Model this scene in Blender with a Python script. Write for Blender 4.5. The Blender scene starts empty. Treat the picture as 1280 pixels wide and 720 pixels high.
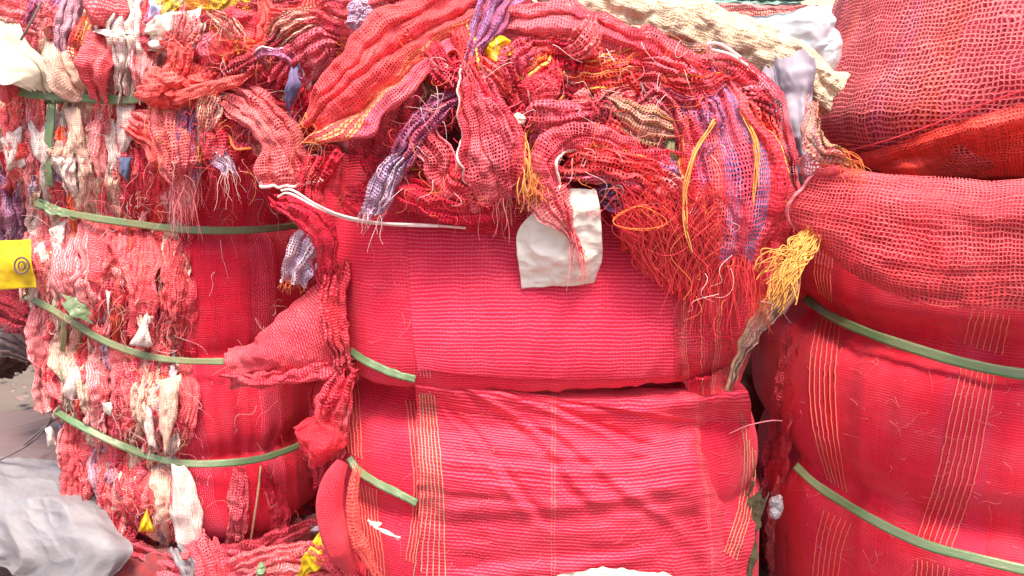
import bpy, math, random
import numpy as np
from mathutils import Vector
from mathutils.bvhtree import BVHTree

# ------------------------------------------------------------------ camera, light, exposure
S = bpy.context.scene
COL = S.collection
PITCH = math.radians(9.5); CAMZ = 1.4; FPX = 1050.0
cam_d = bpy.data.cameras.new('camera'); cam = bpy.data.objects.new('camera', cam_d); COL.objects.link(cam)
cam.location = (0, 0, CAMZ); cam.rotation_euler = (math.pi/2 - PITCH, 0, 0)
cam_d.sensor_width = 36.0; cam_d.lens = 36.0*FPX/1280.0; cam_d.clip_start = 0.05; cam_d.clip_end = 2000
S.camera = cam
W = bpy.data.worlds.new('World'); S.world = W; W.use_nodes = True
wn = W.node_tree; bg = wn.nodes['Background']; sky = wn.nodes.new('ShaderNodeTexSky')
SUN_EL, SUN_AZ = math.radians(64), math.radians(172)      # azimuth clockwise from +Y: behind the camera, high
sky.sky_type = 'NISHITA'; sky.sun_disc = False; sky.sun_elevation = SUN_EL; sky.sun_rotation = SUN_AZ
sky.dust_density = 4.0; sky.ozone_density = 1.0; sky.air_density = 1.0
wn.links.new(sky.outputs[0], bg.inputs[0]); bg.inputs[1].default_value = 0.15
sd = bpy.data.lights.new('sun', 'SUN'); sun = bpy.data.objects.new('sun', sd); COL.objects.link(sun)
sd.energy = 3.4; sd.angle = math.radians(20); sd.color = (1.0, 0.88, 0.74)
sdir = Vector((math.sin(SUN_AZ)*math.cos(SUN_EL), math.cos(SUN_AZ)*math.cos(SUN_EL), math.sin(SUN_EL)))
sun.rotation_euler = sdir.to_track_quat('Z', 'Y').to_euler(); sun.location = (-3, -4, 6)
S.view_settings.view_transform = 'Standard'; S.view_settings.look = 'None'
S.view_settings.exposure = 1.12; S.view_settings.gamma = 1.0; S.view_settings.use_curve_mapping = False
S.cycles.max_bounces = 8; S.cycles.transparent_max_bounces = 12; S.cycles.diffuse_bounces = 4
random.seed(7); RNG = np.random.default_rng(11)

# ------------------------------------------------------------------ geometry helpers
CT, ST = math.cos(PITCH), math.sin(PITCH)
O = np.array([0, 0, CAMZ])
def ray(px, py):
    px = np.asarray(px, float); py = np.asarray(py, float)
    a = (px-640)/FPX; b = (360-py)/FPX
    return np.stack([a, CT + b*ST, -ST + b*CT], -1)     # forward*1 + right*a + up*b
def at(px, py, D):
    r = ray(px, py); D = np.asarray(D, float)
    return O + r*(D/r[..., 1])[..., None]

def _hash(ix, iy, iz, seed):
    h = (ix.astype(np.uint32)*np.uint32(374761393)) ^ (iy.astype(np.uint32)*np.uint32(668265263)) ^ (iz.astype(np.uint32)*np.uint32(2147483647)) ^ np.uint32(seed*2654435761 & 0xffffffff)
    h = (h ^ (h >> np.uint32(13)))*np.uint32(1274126177)
    h = (h ^ (h >> np.uint32(15)))*np.uint32(2246822519)
    h ^= h >> np.uint32(16)
    return h.astype(np.float64)/4294967295.0
def vnoise(p, seed=0):
    p = np.asarray(p, float); i = np.floor(p).astype(np.int64); f = p - i
    f = f*f*f*(f*(f*6-15)+10)
    r = 0
    for dx in (0, 1):
        wx = f[..., 0] if dx else 1-f[..., 0]
        for dy in (0, 1):
            wy = f[..., 1] if dy else 1-f[..., 1]
            for dz in (0, 1):
                wz = f[..., 2] if dz else 1-f[..., 2]
                r = r + wx*wy*wz*_hash(i[..., 0]+dx, i[..., 1]+dy, i[..., 2]+dz, seed)
    return r*2-1
def fbm(p, seed=0, o=3, g=0.5):
    r = 0; a = 1.0; p = np.asarray(p, float)
    for k in range(o):
        r = r + a*vnoise(p*(2.03**k)+k*17.3, seed+k); a *= g
    return r
def ridge(p, seed=0, o=3):
    r = 0; a = 1.0; p = np.asarray(p, float)
    for k in range(o):
        n = 1-np.abs(vnoise(p*(1.9**k)+k*9.1, seed+k))*2.0
        r = r + a*n; a *= 0.5
    return r
def n3(a, b, c=0.0):
    a, b, c = np.broadcast_arrays(a, b, c); return np.stack([a, b, c], -1)

def crom(pts, n):
    """Catmull-Rom through pts (k,d) -> (n,d)"""
    p = np.asarray(pts, float)
    if len(p) == 1: return np.repeat(p, n, 0)
    q = np.vstack([2*p[0]-p[1], p, 2*p[-1]-p[-2]])
    t = np.linspace(0, len(p)-1, n); i = np.minimum(t.astype(int), len(p)-2); f = (t-i)[:, None]
    a, b, c, d = q[i], q[i+1], q[i+2], q[i+3]
    return 0.5*((2*b)+(-a+c)*f+(2*a-5*b+4*c-d)*f*f+(-a+3*b-3*c+d)*f**3)
def unit(v): return v/np.maximum(np.linalg.norm(v, axis=-1, keepdims=True), 1e-9)

def mesh_obj(name, V, F, mat, parent=None, uv=None, smooth=True, origin=None, sizes=None):
    """V (n,3) world, F (m,4) or (m,3). uv per vertex."""
    V = np.asarray(V, float); F = np.asarray(F, np.int32)
    org = np.array(parent['_o']) if parent is not None else (np.array(origin) if origin is not None else np.array([V[:, 0].mean(), V[:, 1].mean(), V[:, 2].min()]))
    me = bpy.data.meshes.new(name); k = F.shape[1]
    me.vertices.add(len(V)); me.vertices.foreach_set('co', (V-org).astype(np.float32).ravel())
    me.loops.add(F.size); me.loops.foreach_set('vertex_index', F.ravel())
    me.polygons.add(len(F)); me.polygons.foreach_set('loop_start', np.arange(0, F.size, k, dtype=np.int32))
    me.polygons.foreach_set('loop_total', np.full(len(F), k, np.int32))
    me.polygons.foreach_set('use_smooth', np.full(len(F), smooth, bool))
    if uv is not None:
        l = me.uv_layers.new(name='UVMap'); l.data.foreach_set('uv', np.asarray(uv, np.float32)[F.ravel()].ravel())
    me.update(calc_edges=True); me.validate()
    if mat is not None: me.materials.append(mat)
    o = bpy.data.objects.new(name, me); COL.objects.link(o)
    if parent is not None: o.parent = parent
    else:
        o.location = org
    o['_o'] = [float(x) for x in org]
    if parent is not None and parent.parent is None and parent.type == 'EMPTY': pass
    return o
def gridF(M, K, closed=False):
    i = np.arange(M-1)[:, None]; j = np.arange(K if closed else K-1)[None, :]
    j2 = (j+1) % K
    return np.stack([i*K+j, i*K+j2, (i+1)*K+j2, (i+1)*K+j], -1).reshape(-1, 4)
def grid_obj(name, P, UV, mat, parent=None, closed=False, thick=0.0):
    M, K = P.shape[:2]
    F = gridF(M, K, closed)
    o = mesh_obj(name, P.reshape(-1, 3), F, mat, parent, uv=None if UV is None else UV.reshape(-1, 2))
    if thick:
        m = o.modifiers.new('thickness', 'SOLIDIFY'); m.thickness = thick; m.offset = 0
    return o
def arc_uv(P):
    """UV in metres from arc length along both directions"""
    M, K = P.shape[:2]
    du = np.linalg.norm(np.diff(P, axis=1), axis=2).mean(0); dv = np.linalg.norm(np.diff(P, axis=0), axis=2).mean(1)
    u = np.concatenate([[0], np.cumsum(du)]); v = np.concatenate([[0], np.cumsum(dv)])
    return np.stack(np.broadcast_arrays(u[None, :], v[:, None]), -1).copy()

def empty(name, loc, label, cat, group=None):
    e = bpy.data.objects.new(name, None); COL.objects.link(e); e.location = loc; e['_o'] = [float(x) for x in loc]
    e.empty_display_size = 0.05
    tag(e, label, cat, group); return e
def tag(o, label=None, cat=None, group=None, kind=None):
    if label: o['label'] = label
    if cat: o['category'] = cat
    if group: o['group'] = group
    if kind: o['kind'] = kind
    return o

def tubes(name, lines, rad, mat, parent=None, sides=4, taper=False):
    """many polylines (each (n,3)) as one mesh"""
    Vs = []; Fs = []; base = 0; U = []
    for ln in lines:
        ln = np.asarray(ln, float); n = len(ln)
        if n < 2: continue
        T = unit(np.gradient(ln, axis=0)); ref = np.array([0.13, -0.9, 0.41])
        A = unit(np.cross(T, ref)); B = np.cross(T, A)
        r = rad if np.isscalar(rad) else rad[len(Fs) % len(rad)]
        rr = np.full(n, r)
        if taper: rr = rr*np.linspace(1, 0.35, n)
        a = np.arange(sides)*2*math.pi/sides
        R = ln[:, None, :] + rr[:, None, None]*(np.cos(a)[None, :, None]*A[:, None, :] + np.sin(a)[None, :, None]*B[:, None, :])
        Vs.append(R.reshape(-1, 3)); Fs.append(gridF(n, sides, True)+base); base += n*sides
        l = np.concatenate([[0], np.cumsum(np.linalg.norm(np.diff(ln, axis=0), axis=1))])
        U.append(np.stack(np.broadcast_arrays(a[None, :]*r, l[:, None]), -1).reshape(-1, 2))
    return mesh_obj(name, np.vstack(Vs), np.vstack(Fs), mat, parent, uv=np.vstack(U))

BODIES = []                     # (BVH) of what things lie on
def register(P, closed=True):
    M, K = P.shape[:2]; F = gridF(M, K, closed)
    BODIES.append(BVHTree.FromPolygons([tuple(v) for v in P.reshape(-1, 3)], [tuple(int(x) for x in f) for f in F]))
def depth(px, py, which=None, default=None):
    """Y distance of the first registered surface seen through this pixel"""
    r = ray(px, py); r = r/np.linalg.norm(r); best = None
    for k, b in enumerate(BODIES):
        if which is not None and k not in which: continue
        h = b.ray_cast(Vector(O), Vector(r))
        if h[0] is not None and (best is None or h[0].y < best): best = h[0].y
    return default if best is None else best
def resolve(pts, default=2.0):
    """[(px,py,d)]: d >= .8 absolute distance, else lift in front of what is there -> world points"""
    ds = []
    for q in pts:
        if q[2] >= 0.8: ds.append(q[2])
        else:
            d = depth(q[0], q[1]); ds.append(None if d is None else d-q[2])
    known = [d for d in ds if d is not None]
    for i, d in enumerate(ds):
        if d is None:
            near = sorted((abs(j-i), e) for j, e in enumerate(ds) if e is not None)
            ds[i] = near[0][1] if near else default
    return np.array([at(q[0], q[1], d) for q, d in zip(pts, ds)])

# ------------------------------------------------------------------ materials
def _n(nt, t, **kw):
    n = nt.nodes.new(t)
    for k, v in kw.items():
        if k.startswith('i'): n.inputs[int(k[1:])].default_value = v
        else: setattr(n, k, v)
    return n
def math_(nt, op, a, b=None, c=None, clamp=False):
    n = nt.nodes.new('ShaderNodeMath'); n.operation = op; n.use_clamp = clamp
    for k, x in enumerate((a, b, c)):
        if x is None: continue
        if isinstance(x, (int, float)): n.inputs[k].default_value = x
        else: nt.links.new(x, n.inputs[k])
    return n.outputs[0]
def mix_(nt, f, a, b, mode='MIX'):
    n = nt.nodes.new('ShaderNodeMix'); n.data_type = 'RGBA'; n.blend_type = mode; n.clamp_factor = True
    for s, x in ((n.inputs[0], f), (n.inputs[6], a), (n.inputs[7], b)):
        if isinstance(x, (int, float)): s.default_value = x
        elif isinstance(x, tuple): s.default_value = (x[0], x[1], x[2], 1)
        else: nt.links.new(x, s)
    return n.outputs[2]
def ramp_(nt, x, stops, interp='CONSTANT'):
    n = nt.nodes.new('ShaderNodeValToRGB'); cr = n.color_ramp; cr.interpolation = interp
    while len(cr.elements) < len(stops): cr.elements.new(0.5)
    for e, (p, c) in zip(cr.elements, stops): e.position = p; e.color = (c[0], c[1], c[2], 1)
    nt.links.new(x, n.inputs[0]); return n.outputs[0]
def noise_(nt, vec, scale, detail=3, rough=0.55, col=False):
    n = nt.nodes.new('ShaderNodeTexNoise'); n.inputs['Scale'].default_value = scale
    n.inputs['Detail'].default_value = detail; n.inputs['Roughness'].default_value = rough
    if vec is not None: nt.links.new(vec, n.inputs['Vector'])
    return n.outputs[1 if col else 0]

def new_mat(name):
    m = bpy.data.materials.new(name); m.use_nodes = True; nt = m.node_tree
    b = nt.nodes['Principled BSDF']; return m, nt, b

def net(name, warp, weft, stripes=None, band=0.12, pu=0.0045, pv=0.0045, cu=0.55, cv=0.55, holes=True,
        hole_col=None, jit=0.35, var=0.25, dust=(0.85, 0.35, 0.38), dusty=0.25, rough=0.7, sheen=0.12, bump=0.5, tight=0.0, lowfreq=9.0, drift=1.6, fixed=False):
    """woven net: warp threads run along v, weft along u; pitch in metres; stripes = [(pos, colour)...] over one band"""
    m, nt, b = new_mat(name)
    L = nt.links.new
    uv = nt.nodes.new('ShaderNodeUVMap').outputs[0]
    obj = nt.nodes.new('ShaderNodeObjectInfo').outputs['Random']
    off = nt.nodes.new('ShaderNodeVectorMath'); off.operation = 'ADD'; L(uv, off.inputs[0])
    cb = nt.nodes.new('ShaderNodeCombineXYZ'); L(math_(nt, 'MULTIPLY', obj, 0.0 if fixed else 3.7), cb.inputs[0]); L(math_(nt, 'MULTIPLY', obj, 11.3), cb.inputs[2])
    L(cb.outputs[0], off.inputs[1]); uvo = off.outputs[0]
    nz1 = noise_(nt, uvo, 14.0, 2, 0.5, True)      # slow drift of the threads
    nz2 = noise_(nt, uvo, 110.0, 2, 0.5, True)     # wobble
    s1 = nt.nodes.new('ShaderNodeSeparateColor'); L(nz1, s1.inputs[0]); s2 = nt.nodes.new('ShaderNodeSeparateColor'); L(nz2, s2.inputs[0])
    sx = nt.nodes.new('ShaderNodeSeparateXYZ'); L(uvo, sx.inputs[0])
    def coord(c, pitch, k):
        d1 = math_(nt, 'MULTIPLY_ADD', s1.outputs[k], drift*2*pitch, -drift*pitch)
        d2 = math_(nt, 'MULTIPLY_ADD', s2.outputs[k], jit*pitch*2, -jit*pitch)
        return math_(nt, 'DIVIDE', math_(nt, 'ADD', c, math_(nt, 'ADD', d1, d2)), pitch)
    cuo = coord(sx.outputs[0], pu, 0); cvo = coord(sx.outputs[1], pv, 1)
    low = noise_(nt, uvo, lowfreq, 3, 0.6)
    def thr(c, cov):
        f = math_(nt, 'FRACT', c); d = math_(nt, 'ABSOLUTE', math_(nt, 'MULTIPLY_ADD', f, 2.0, -1.0))
        cv_ = math_(nt, 'MULTIPLY_ADD', low, 0.7, cov-0.35+tight)
        x = math_(nt, 'SUBTRACT', cv_, d)
        mask = math_(nt, 'MULTIPLY', x, 9.0, clamp=True)
        r = math_(nt, 'DIVIDE', d, math_(nt, 'MAXIMUM', cv_, 0.05)); h = math_(nt, 'SUBTRACT', 1.0, math_(nt, 'MULTIPLY', r, r), clamp=True)
        return mask, h
    mu, hu = thr(cuo, cu); mv, hv = thr(cvo, cv)
    fu = math_(nt, 'FLOOR', cuo); fv = math_(nt, 'FLOOR', cvo)
    par = math_(nt, 'ABSOLUTE', math_(nt, 'MODULO', math_(nt, 'ADD', fu, fv), 2.0))
    both = math_(nt, 'MULTIPLY', mu, mv)
    fac = math_(nt, 'ADD', math_(nt, 'MULTIPLY', mv, math_(nt, 'SUBTRACT', 1.0, mu)), math_(nt, 'MULTIPLY', both, par), clamp=True)
    if stripes:
        st = sorted(stripes); st = st if st[0][0] == 0 else [(0.0, warp)]+st
        bandc = math_(nt, 'FRACT', math_(nt, 'DIVIDE', math_(nt, 'MULTIPLY', fu, pu), band))
        wc = ramp_(nt, bandc, st)
    else: wc = warp
    def white(x, seed):
        w = nt.nodes.new('ShaderNodeTexWhiteNoise'); w.noise_dimensions = '2D'
        c = nt.nodes.new('ShaderNodeCombineXYZ'); L(x, c.inputs[0]); c.inputs[1].default_value = seed; L(c.outputs[0], w.inputs['Vector']); return w.outputs[0]
    def vary(col, x, seed):
        g = math_(nt, 'MULTIPLY_ADD', white(x, seed), var*2, 1-var)
        cg = nt.nodes.new('ShaderNodeCombineXYZ')
        for k in range(3): L(g, cg.inputs[k])
        return mix_(nt, 1.0, col, cg.outputs[0], 'MULTIPLY')
    wcv = vary(wc, fu, 1.0); wfv = vary(weft, fv, 2.0)
    c = mix_(nt, fac, wcv, wfv)
    fade = noise_(nt, uvo, 5.0, 4, 0.65)
    fd = math_(nt, 'MULTIPLY', math_(nt, 'MULTIPLY_ADD', fade, 4.0, -1.75, clamp=True), dusty)
    c = mix_(nt, fd, c, dust)
    grain = noise_(nt, uvo, 900.0, 2, 0.6)
    cover = math_(nt, 'MAXIMUM', mu, mv)
    if not holes:
        hc = hole_col or (warp[0]*0.45, warp[1]*0.4, warp[2]*0.4)
        c = mix_(nt, cover, hc, c)
    else:
        L(cover, b.inputs['Alpha'])
    L(c, b.inputs['Base Color'])
    b.inputs['Roughness'].default_value = rough
    b.inputs['Specular IOR Level'].default_value = 0.22
    b.inputs['Sheen Weight'].default_value = sheen; b.inputs['Sheen Tint'].default_value = (1, 0.6, 0.65, 1); b.inputs['Sheen Roughness'].default_value = 0.5
    ht = math_(nt, 'ADD', math_(nt, 'MAXIMUM', math_(nt, 'MULTIPLY', hu, mu), math_(nt, 'MULTIPLY', hv, mv)), math_(nt, 'MULTIPLY', grain, 0.3))
    bp = nt.nodes.new('ShaderNodeBump'); bp.inputs['Strength'].default_value = bump; bp.inputs['Distance'].default_value = min(pu, pv)*0.5
    L(ht, bp.inputs['Height']); L(bp.outputs[0], b.inputs['Normal'])
    return m

def cloth(name, col, col2=None, scale=30, rough=0.7, bump=0.4, streak=1.0, sheen=0.2, spec=0.3, dist=0.004, weave=0.0):
    """solid fabric or plastic with mottling; streak stretches the pattern along v"""
    m, nt, b = new_mat(name); L = nt.links.new
    uv = nt.nodes.new('ShaderNodeUVMap').outputs[0]
    obj = nt.nodes.new('ShaderNodeObjectInfo').outputs['Random']
    mp = nt.nodes.new('ShaderNodeMapping'); L(uv, mp.inputs[0]); mp.inputs['Scale'].default_value = (1, 1/streak, 1)
    cb = nt.nodes.new('ShaderNodeCombineXYZ'); L(math_(nt, 'MULTIPLY', obj, 13.0), cb.inputs[2]); L(cb.outputs[0], mp.inputs['Location'])
    a = noise_(nt, mp.outputs[0], scale, 5, 0.65); bb = noise_(nt, mp.outputs[0], scale*9, 3, 0.6)
    col2 = col2 or (col[0]*0.7, col[1]*0.6, col[2]*0.6)
    f = math_(nt, 'MULTIPLY_ADD', a, 3.0, -1.0, clamp=True)
    c = mix_(nt, f, col, col2)
    c = mix_(nt, math_(nt, 'MULTIPLY', bb, 0.35), c, (col2[0]*0.8, col2[1]*0.8, col2[2]*0.8))
    L(c, b.inputs['Base Color']); b.inputs['Roughness'].default_value = rough; b.inputs['Specular IOR Level'].default_value = spec
    b.inputs['Sheen Weight'].default_value = sheen
    ht = math_(nt, 'ADD', a, math_(nt, 'MULTIPLY', bb, 0.5))
    if weave:
        sx = nt.nodes.new('ShaderNodeSeparateXYZ'); L(mp.outputs[0], sx.inputs[0])
        w1 = math_(nt, 'SINE', math_(nt, 'MULTIPLY', sx.outputs[0], 2300.0)); w2 = math_(nt, 'SINE', math_(nt, 'MULTIPLY', sx.outputs[1], 2300.0*streak))
        ww = math_(nt, 'MULTIPLY', w1, w2); ht = math_(nt, 'ADD', ht, math_(nt, 'MULTIPLY', ww, weave))
        c2 = mix_(nt, math_(nt, 'MULTIPLY_ADD', ww, 0.18, 0.18), c, (col2[0]*0.6, col2[1]*0.5, col2[2]*0.5)); L(c2, b.inputs['Base Color'])
    bp = nt.nodes.new('ShaderNodeBump'); bp.inputs['Strength'].default_value = bump; bp.inputs['Distance'].default_value = dist
    L(ht, bp.inputs['Height']); L(bp.outputs[0], b.inputs['Normal'])
    return m

# ------------------------------------------------------------------ cloth builders
def rag_surface(path, width, n=5, amp=0.012, arc=0.6, deep=0.6, over=0.6, seed=0, M=None, K=46, roll=0.0, cloth_w=None,
                edge=0.18, endj=0.02, wr=0.008, default=2.0, wrs=38.0, flare=None):
    """bunched strip of cloth along path [(px,py,d)...]; width = px widths at the path points"""
    Pc = resolve(path, default)
    if np.isscalar(width): width = [width]*len(path)
    wm = np.array([w*0.5*p[1]/FPX for w, p in zip(np.interp(np.linspace(0, 1, len(path)), np.linspace(0, 1, len(width)), width), Pc)])
    L = np.linalg.norm(np.diff(Pc, axis=0), axis=1).sum()
    if M is None: M = int(np.clip(L/0.0045, 24, 150))
    C = crom(Pc, M); w = np.maximum(crom(wm[:, None], M)[:, 0], 0.002)
    l = np.concatenate([[0], np.cumsum(np.linalg.norm(np.diff(C, axis=0), axis=1))])
    T = unit(np.gradient(C, axis=0)); view = unit(C-O)
    Sd = unit(np.cross(T, view)); N = np.cross(Sd, T); N = np.where((N*view).sum(-1, keepdims=True) > 0, -N, N)
    if np.isscalar(roll): roll = [roll]
    ro = np.radians(np.interp(np.linspace(0, 1, M), np.linspace(0, 1, len(roll)), roll))[:, None]
    Sd, N = Sd*np.cos(ro)+N*np.sin(ro), N*np.cos(ro)-Sd*np.sin(ro)
    s = np.linspace(-1, 1, K)[None, :]; ll = l[:, None]
    A = max(arc, 1e-3); ang = s*A
    x = np.sin(ang)/math.sin(min(A, math.pi/2)); z = deep*(np.cos(ang)-math.cos(A))
    dn = vnoise(n3(s*1.3+0*ll, ll*9+0*s, 0.0), seed+5); ph = n*math.pi*s + 2.2*dn + seed
    env = 0.6+0.8*np.abs(vnoise(n3(s*2+0*ll, ll*7+0*s, 3.0), seed+6))
    fz = amp*env*(np.sin(ph)+0.35*np.sin(2.3*ph+1.7)) + 0.5*amp*ridge(n3(s*n*0.6+0*ll, ll*16+0*s, 1.0), seed+7, 3)
    if n > 0: x = x - over*env*np.cos(ph)/(n*1.6+0.5)
    ej = 1+edge*vnoise(n3(np.sign(s)*3+0*ll, ll*18+0*s, 5.0), seed+8)
    P = C[:, None, :] + Sd[:, None, :]*(w[:, None]*x*ej)[..., None] + N[:, None, :]*(w[:, None]*z+fz)[..., None]
    tt = np.linspace(-1, 1, M)[:, None]; e8 = np.abs(tt)**6*np.sign(tt)
    P = P + T[:, None, :]*(e8*endj*(0.6+fbm(n3(s*3+0*tt, np.sign(tt)*5+0*s, 7.0), seed+9, 2)))[..., None]
    q = P*wrs; P = P + N[:, None, :]*(wr*fbm(q, seed+11, 3))[..., None] + Sd[:, None, :]*(wr*0.7*fbm(q+31, seed+12, 2))[..., None]
    cw = cloth_w if cloth_w else 2*w.max()*(1+0.12*n)*(1+0.3*min(arc, 3))
    U = np.broadcast_to((s+1)*0.5*cw, (M, K)); Vv = np.broadcast_to(ll, (M, K))
    return P, np.stack([U, Vv], -1).copy(), N, T

def threads_from(pts, dirs, n, length, seed, droop=0.9, curl=0.006, steps=12):
    rng = np.random.default_rng(seed+100); out = []
    for k in range(n):
        i = rng.integers(len(pts)); p = pts[i].copy(); d = unit(dirs[i]+rng.normal(0, 0.35, 3)); Lk = length*rng.uniform(0.35, 1.2)
        t = np.linspace(0, 1, steps)[:, None]
        c = p + d*Lk*t + np.array([0, 0, -1])*droop*Lk*t*t
        ph = rng.uniform(0, 6.28, 3); fr = rng.uniform(3, 9, 3)
        c = c + curl*np.sin(t*fr+ph)*t*rng.uniform(0.5, 1.5)
        out.append(c)
    return out

def rag(name, label, cat, path, width, mat, group=None, parent=None, hem=None, hem_end=None, fringe=0, fr_mat=None, fr_len=0.04,
        fr_rad=0.0008, fr_side=0, hem_rad=0.0028, **kw):
    seed = kw.pop('seed', random.randrange(10000))
    P, UV, N, T = rag_surface(path, width, seed=seed, **kw)
    parts = []
    if parent is None and (hem or hem_end or fringe):
        e = empty(name, [P[..., 0].mean(), P[..., 1].mean(), P[..., 2].min()], label, cat, group)
        o = grid_obj('net_cloth' if mat.name.startswith('net') else 'cloth', P, UV, mat, e); top = e
    else:
        o = grid_obj(name, P, UV, mat, parent); top = o
        if parent is None: tag(o, label, cat, group)
    if hem or hem_end:
        ls = []
        lift = lambda Q: Q - unit(Q-O)*0.002
        if hem: ls += [lift(P[:, k]) for k in ([0] if hem[0] == 'L' else [-1] if hem[0] == 'R' else [0, -1])]
        if hem_end: ls.append(lift(P[-1 if hem_end[0] == 'E' else 0]))
        hm = (hem or hem_end)[1]
        tubes('hem', ls, hem_rad, hm, top if top.type == 'EMPTY' else top, sides=6)
    if fringe:
        if fr_side: pts = P[:, -1 if fr_side > 0 else 0]; dirs = (P[:, -1]-P[:, -4]) if fr_side > 0 else (P[:, 0]-P[:, 3]); dirs = unit(dirs)
        else: pts = P[-2]; dirs = T[-2][None].repeat(P.shape[1], 0)
        tubes('loose_threads', threads_from(pts, dirs, fringe, fr_len, seed), fr_rad, fr_mat or mat, top, sides=3, taper=True)
    return top

def wad(name, label, cat, px, py, D, rx, ry, mat, group=None, rot=0.0, seed=None, parent=None, h=0.6, amp=0.018, freq=22.0, warp=0.5, M=64, tuck=0.5,
        fringe=0, fr_mat=None, fr_len=0.04, fr_rad=0.0008):
    """crumpled lump of cloth: a sheet gathered over a dome, its folds leaning over one another"""
    seed = random.randrange(10000) if seed is None else seed
    if D < 0.8: D = (depth(px, py) or 2.0) - D
    c = at(px, py, D); sc = D/FPX; r0 = math.radians(rot)
    view = unit(c-O); X = unit(np.cross(view, [0, 0, 1.0])); Z = np.cross(X, view)
    X, Z = X*math.cos(r0)+Z*math.sin(r0), Z*math.cos(r0)-X*math.sin(r0)
    a = np.linspace(-1, 1, M); A, B = np.meshgrid(a, a)
    k = np.maximum(np.abs(A), np.abs(B))/np.maximum(np.hypot(A, B), 1e-6); A2, B2 = A*k, B*k   # square -> disc
    rr = np.hypot(A2, B2); ed = 1+0.22*vnoise(n3(np.arctan2(B2, A2)*1.7, rr*0.5, seed*0.1), seed)
    x = A2*rx*sc*ed; y = B2*ry*sc*ed
    R = min(rx, ry)*sc
    z = R*h*np.sqrt(np.clip(1-rr**2, 0, 1))*(1) - R*tuck*np.clip(rr-0.75, 0, 1)*2
    q = n3(x*freq, y*freq, seed*0.37)
    f = ridge(q, seed, 3); f2 = fbm(q*2.7, seed+3, 3)
    e = 0.5
    gx = (ridge(q+np.array([e, 0, 0]), seed, 2)-ridge(q-np.array([e, 0, 0]), seed, 2)); gy = (ridge(q+np.array([0, e, 0]), seed, 2)-ridge(q-np.array([0, e, 0]), seed, 2))
    z = z + amp*f + amp*0.3*f2; x = x - warp*amp*gx; y = y - warp*amp*gy
    P = c + X*x[..., None] + Z*y[..., None] - view*z[..., None]
    UV = np.stack([A*rx*sc*1.3, B*ry*sc*1.3], -1)
    if parent is None and fringe:
        top = empty(name, [P[..., 0].mean(), P[..., 1].mean(), P[..., 2].min()], label, cat, group)
        grid_obj('net_cloth' if mat.name.startswith('net') else 'cloth', P, UV, mat, top)
    else:
        top = grid_obj(name, P, UV, mat, parent)
        if parent is None: tag(top, label, cat, group)
    if fringe:
        pts = P[0]; dirs = -Z[None].repeat(M, 0)
        tubes('loose_threads', threads_from(pts, dirs, fringe, fr_len, seed), fr_rad, fr_mat or mat, top, sides=3, taper=True)
    return top

def patch_surface(ctrl, M=60, K=60, wr=0.006, wrs=16.0, seed=0, aniso=(1, 1, 1), default=2.0, rid=0.0, conform=None):
    R = len(ctrl); Cc = len(ctrl[0])
    G = np.array([resolve(row, default) for row in ctrl])
    A = np.stack([crom(G[i], K) for i in range(R)])            # R,K,3
    P = np.stack([crom(A[:, j], M) for j in range(K)], 1)      # M,K,3
    if conform:      # lay every vertex on the surface beneath it
        which, lf = conform; R_ = P-O; b_ = (R_ @ np.array([0, ST, CT])); f_ = (R_ @ np.array([0, CT, -ST]))
        px_ = 640+FPX*R_[..., 0]/f_; py_ = 360-FPX*b_/f_
        for i in range(M):
            for j in range(K):
                d_ = depth(px_[i, j], py_[i, j], which)
                if d_ is not None and abs(d_-lf-P[i, j, 1]) < 0.15: P[i, j] = O + R_[i, j]*((d_-lf)/R_[i, j, 1])
    view = unit(P-O)
    UV = arc_uv(P)
    q = n3(UV[..., 0], UV[..., 1], seed*0.21)*wrs*np.array(aniso)
    d = wr*fbm(q, seed, 3) + rid*ridge(q*0.7+5, seed+4, 3)
    Nn = unit(np.cross(np.gradient(P, axis=1), np.gradient(P, axis=0))); Nn = np.where((Nn*view).sum(-1, keepdims=True) > 0, -Nn, Nn)
    return P + Nn*d[..., None], UV, Nn
def patch(name, label, cat, ctrl, mat, parent=None, group=None, thick=0.0, reg=False, **kw):
    P, UV, N = patch_surface(ctrl, **kw)
    o = grid_obj(name, P, UV, mat, parent, thick=thick)
    if parent is None: tag(o, label, cat, group)
    if reg: register(P, False)
    o['_edge'] = 0
    return o, P, N

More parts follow.
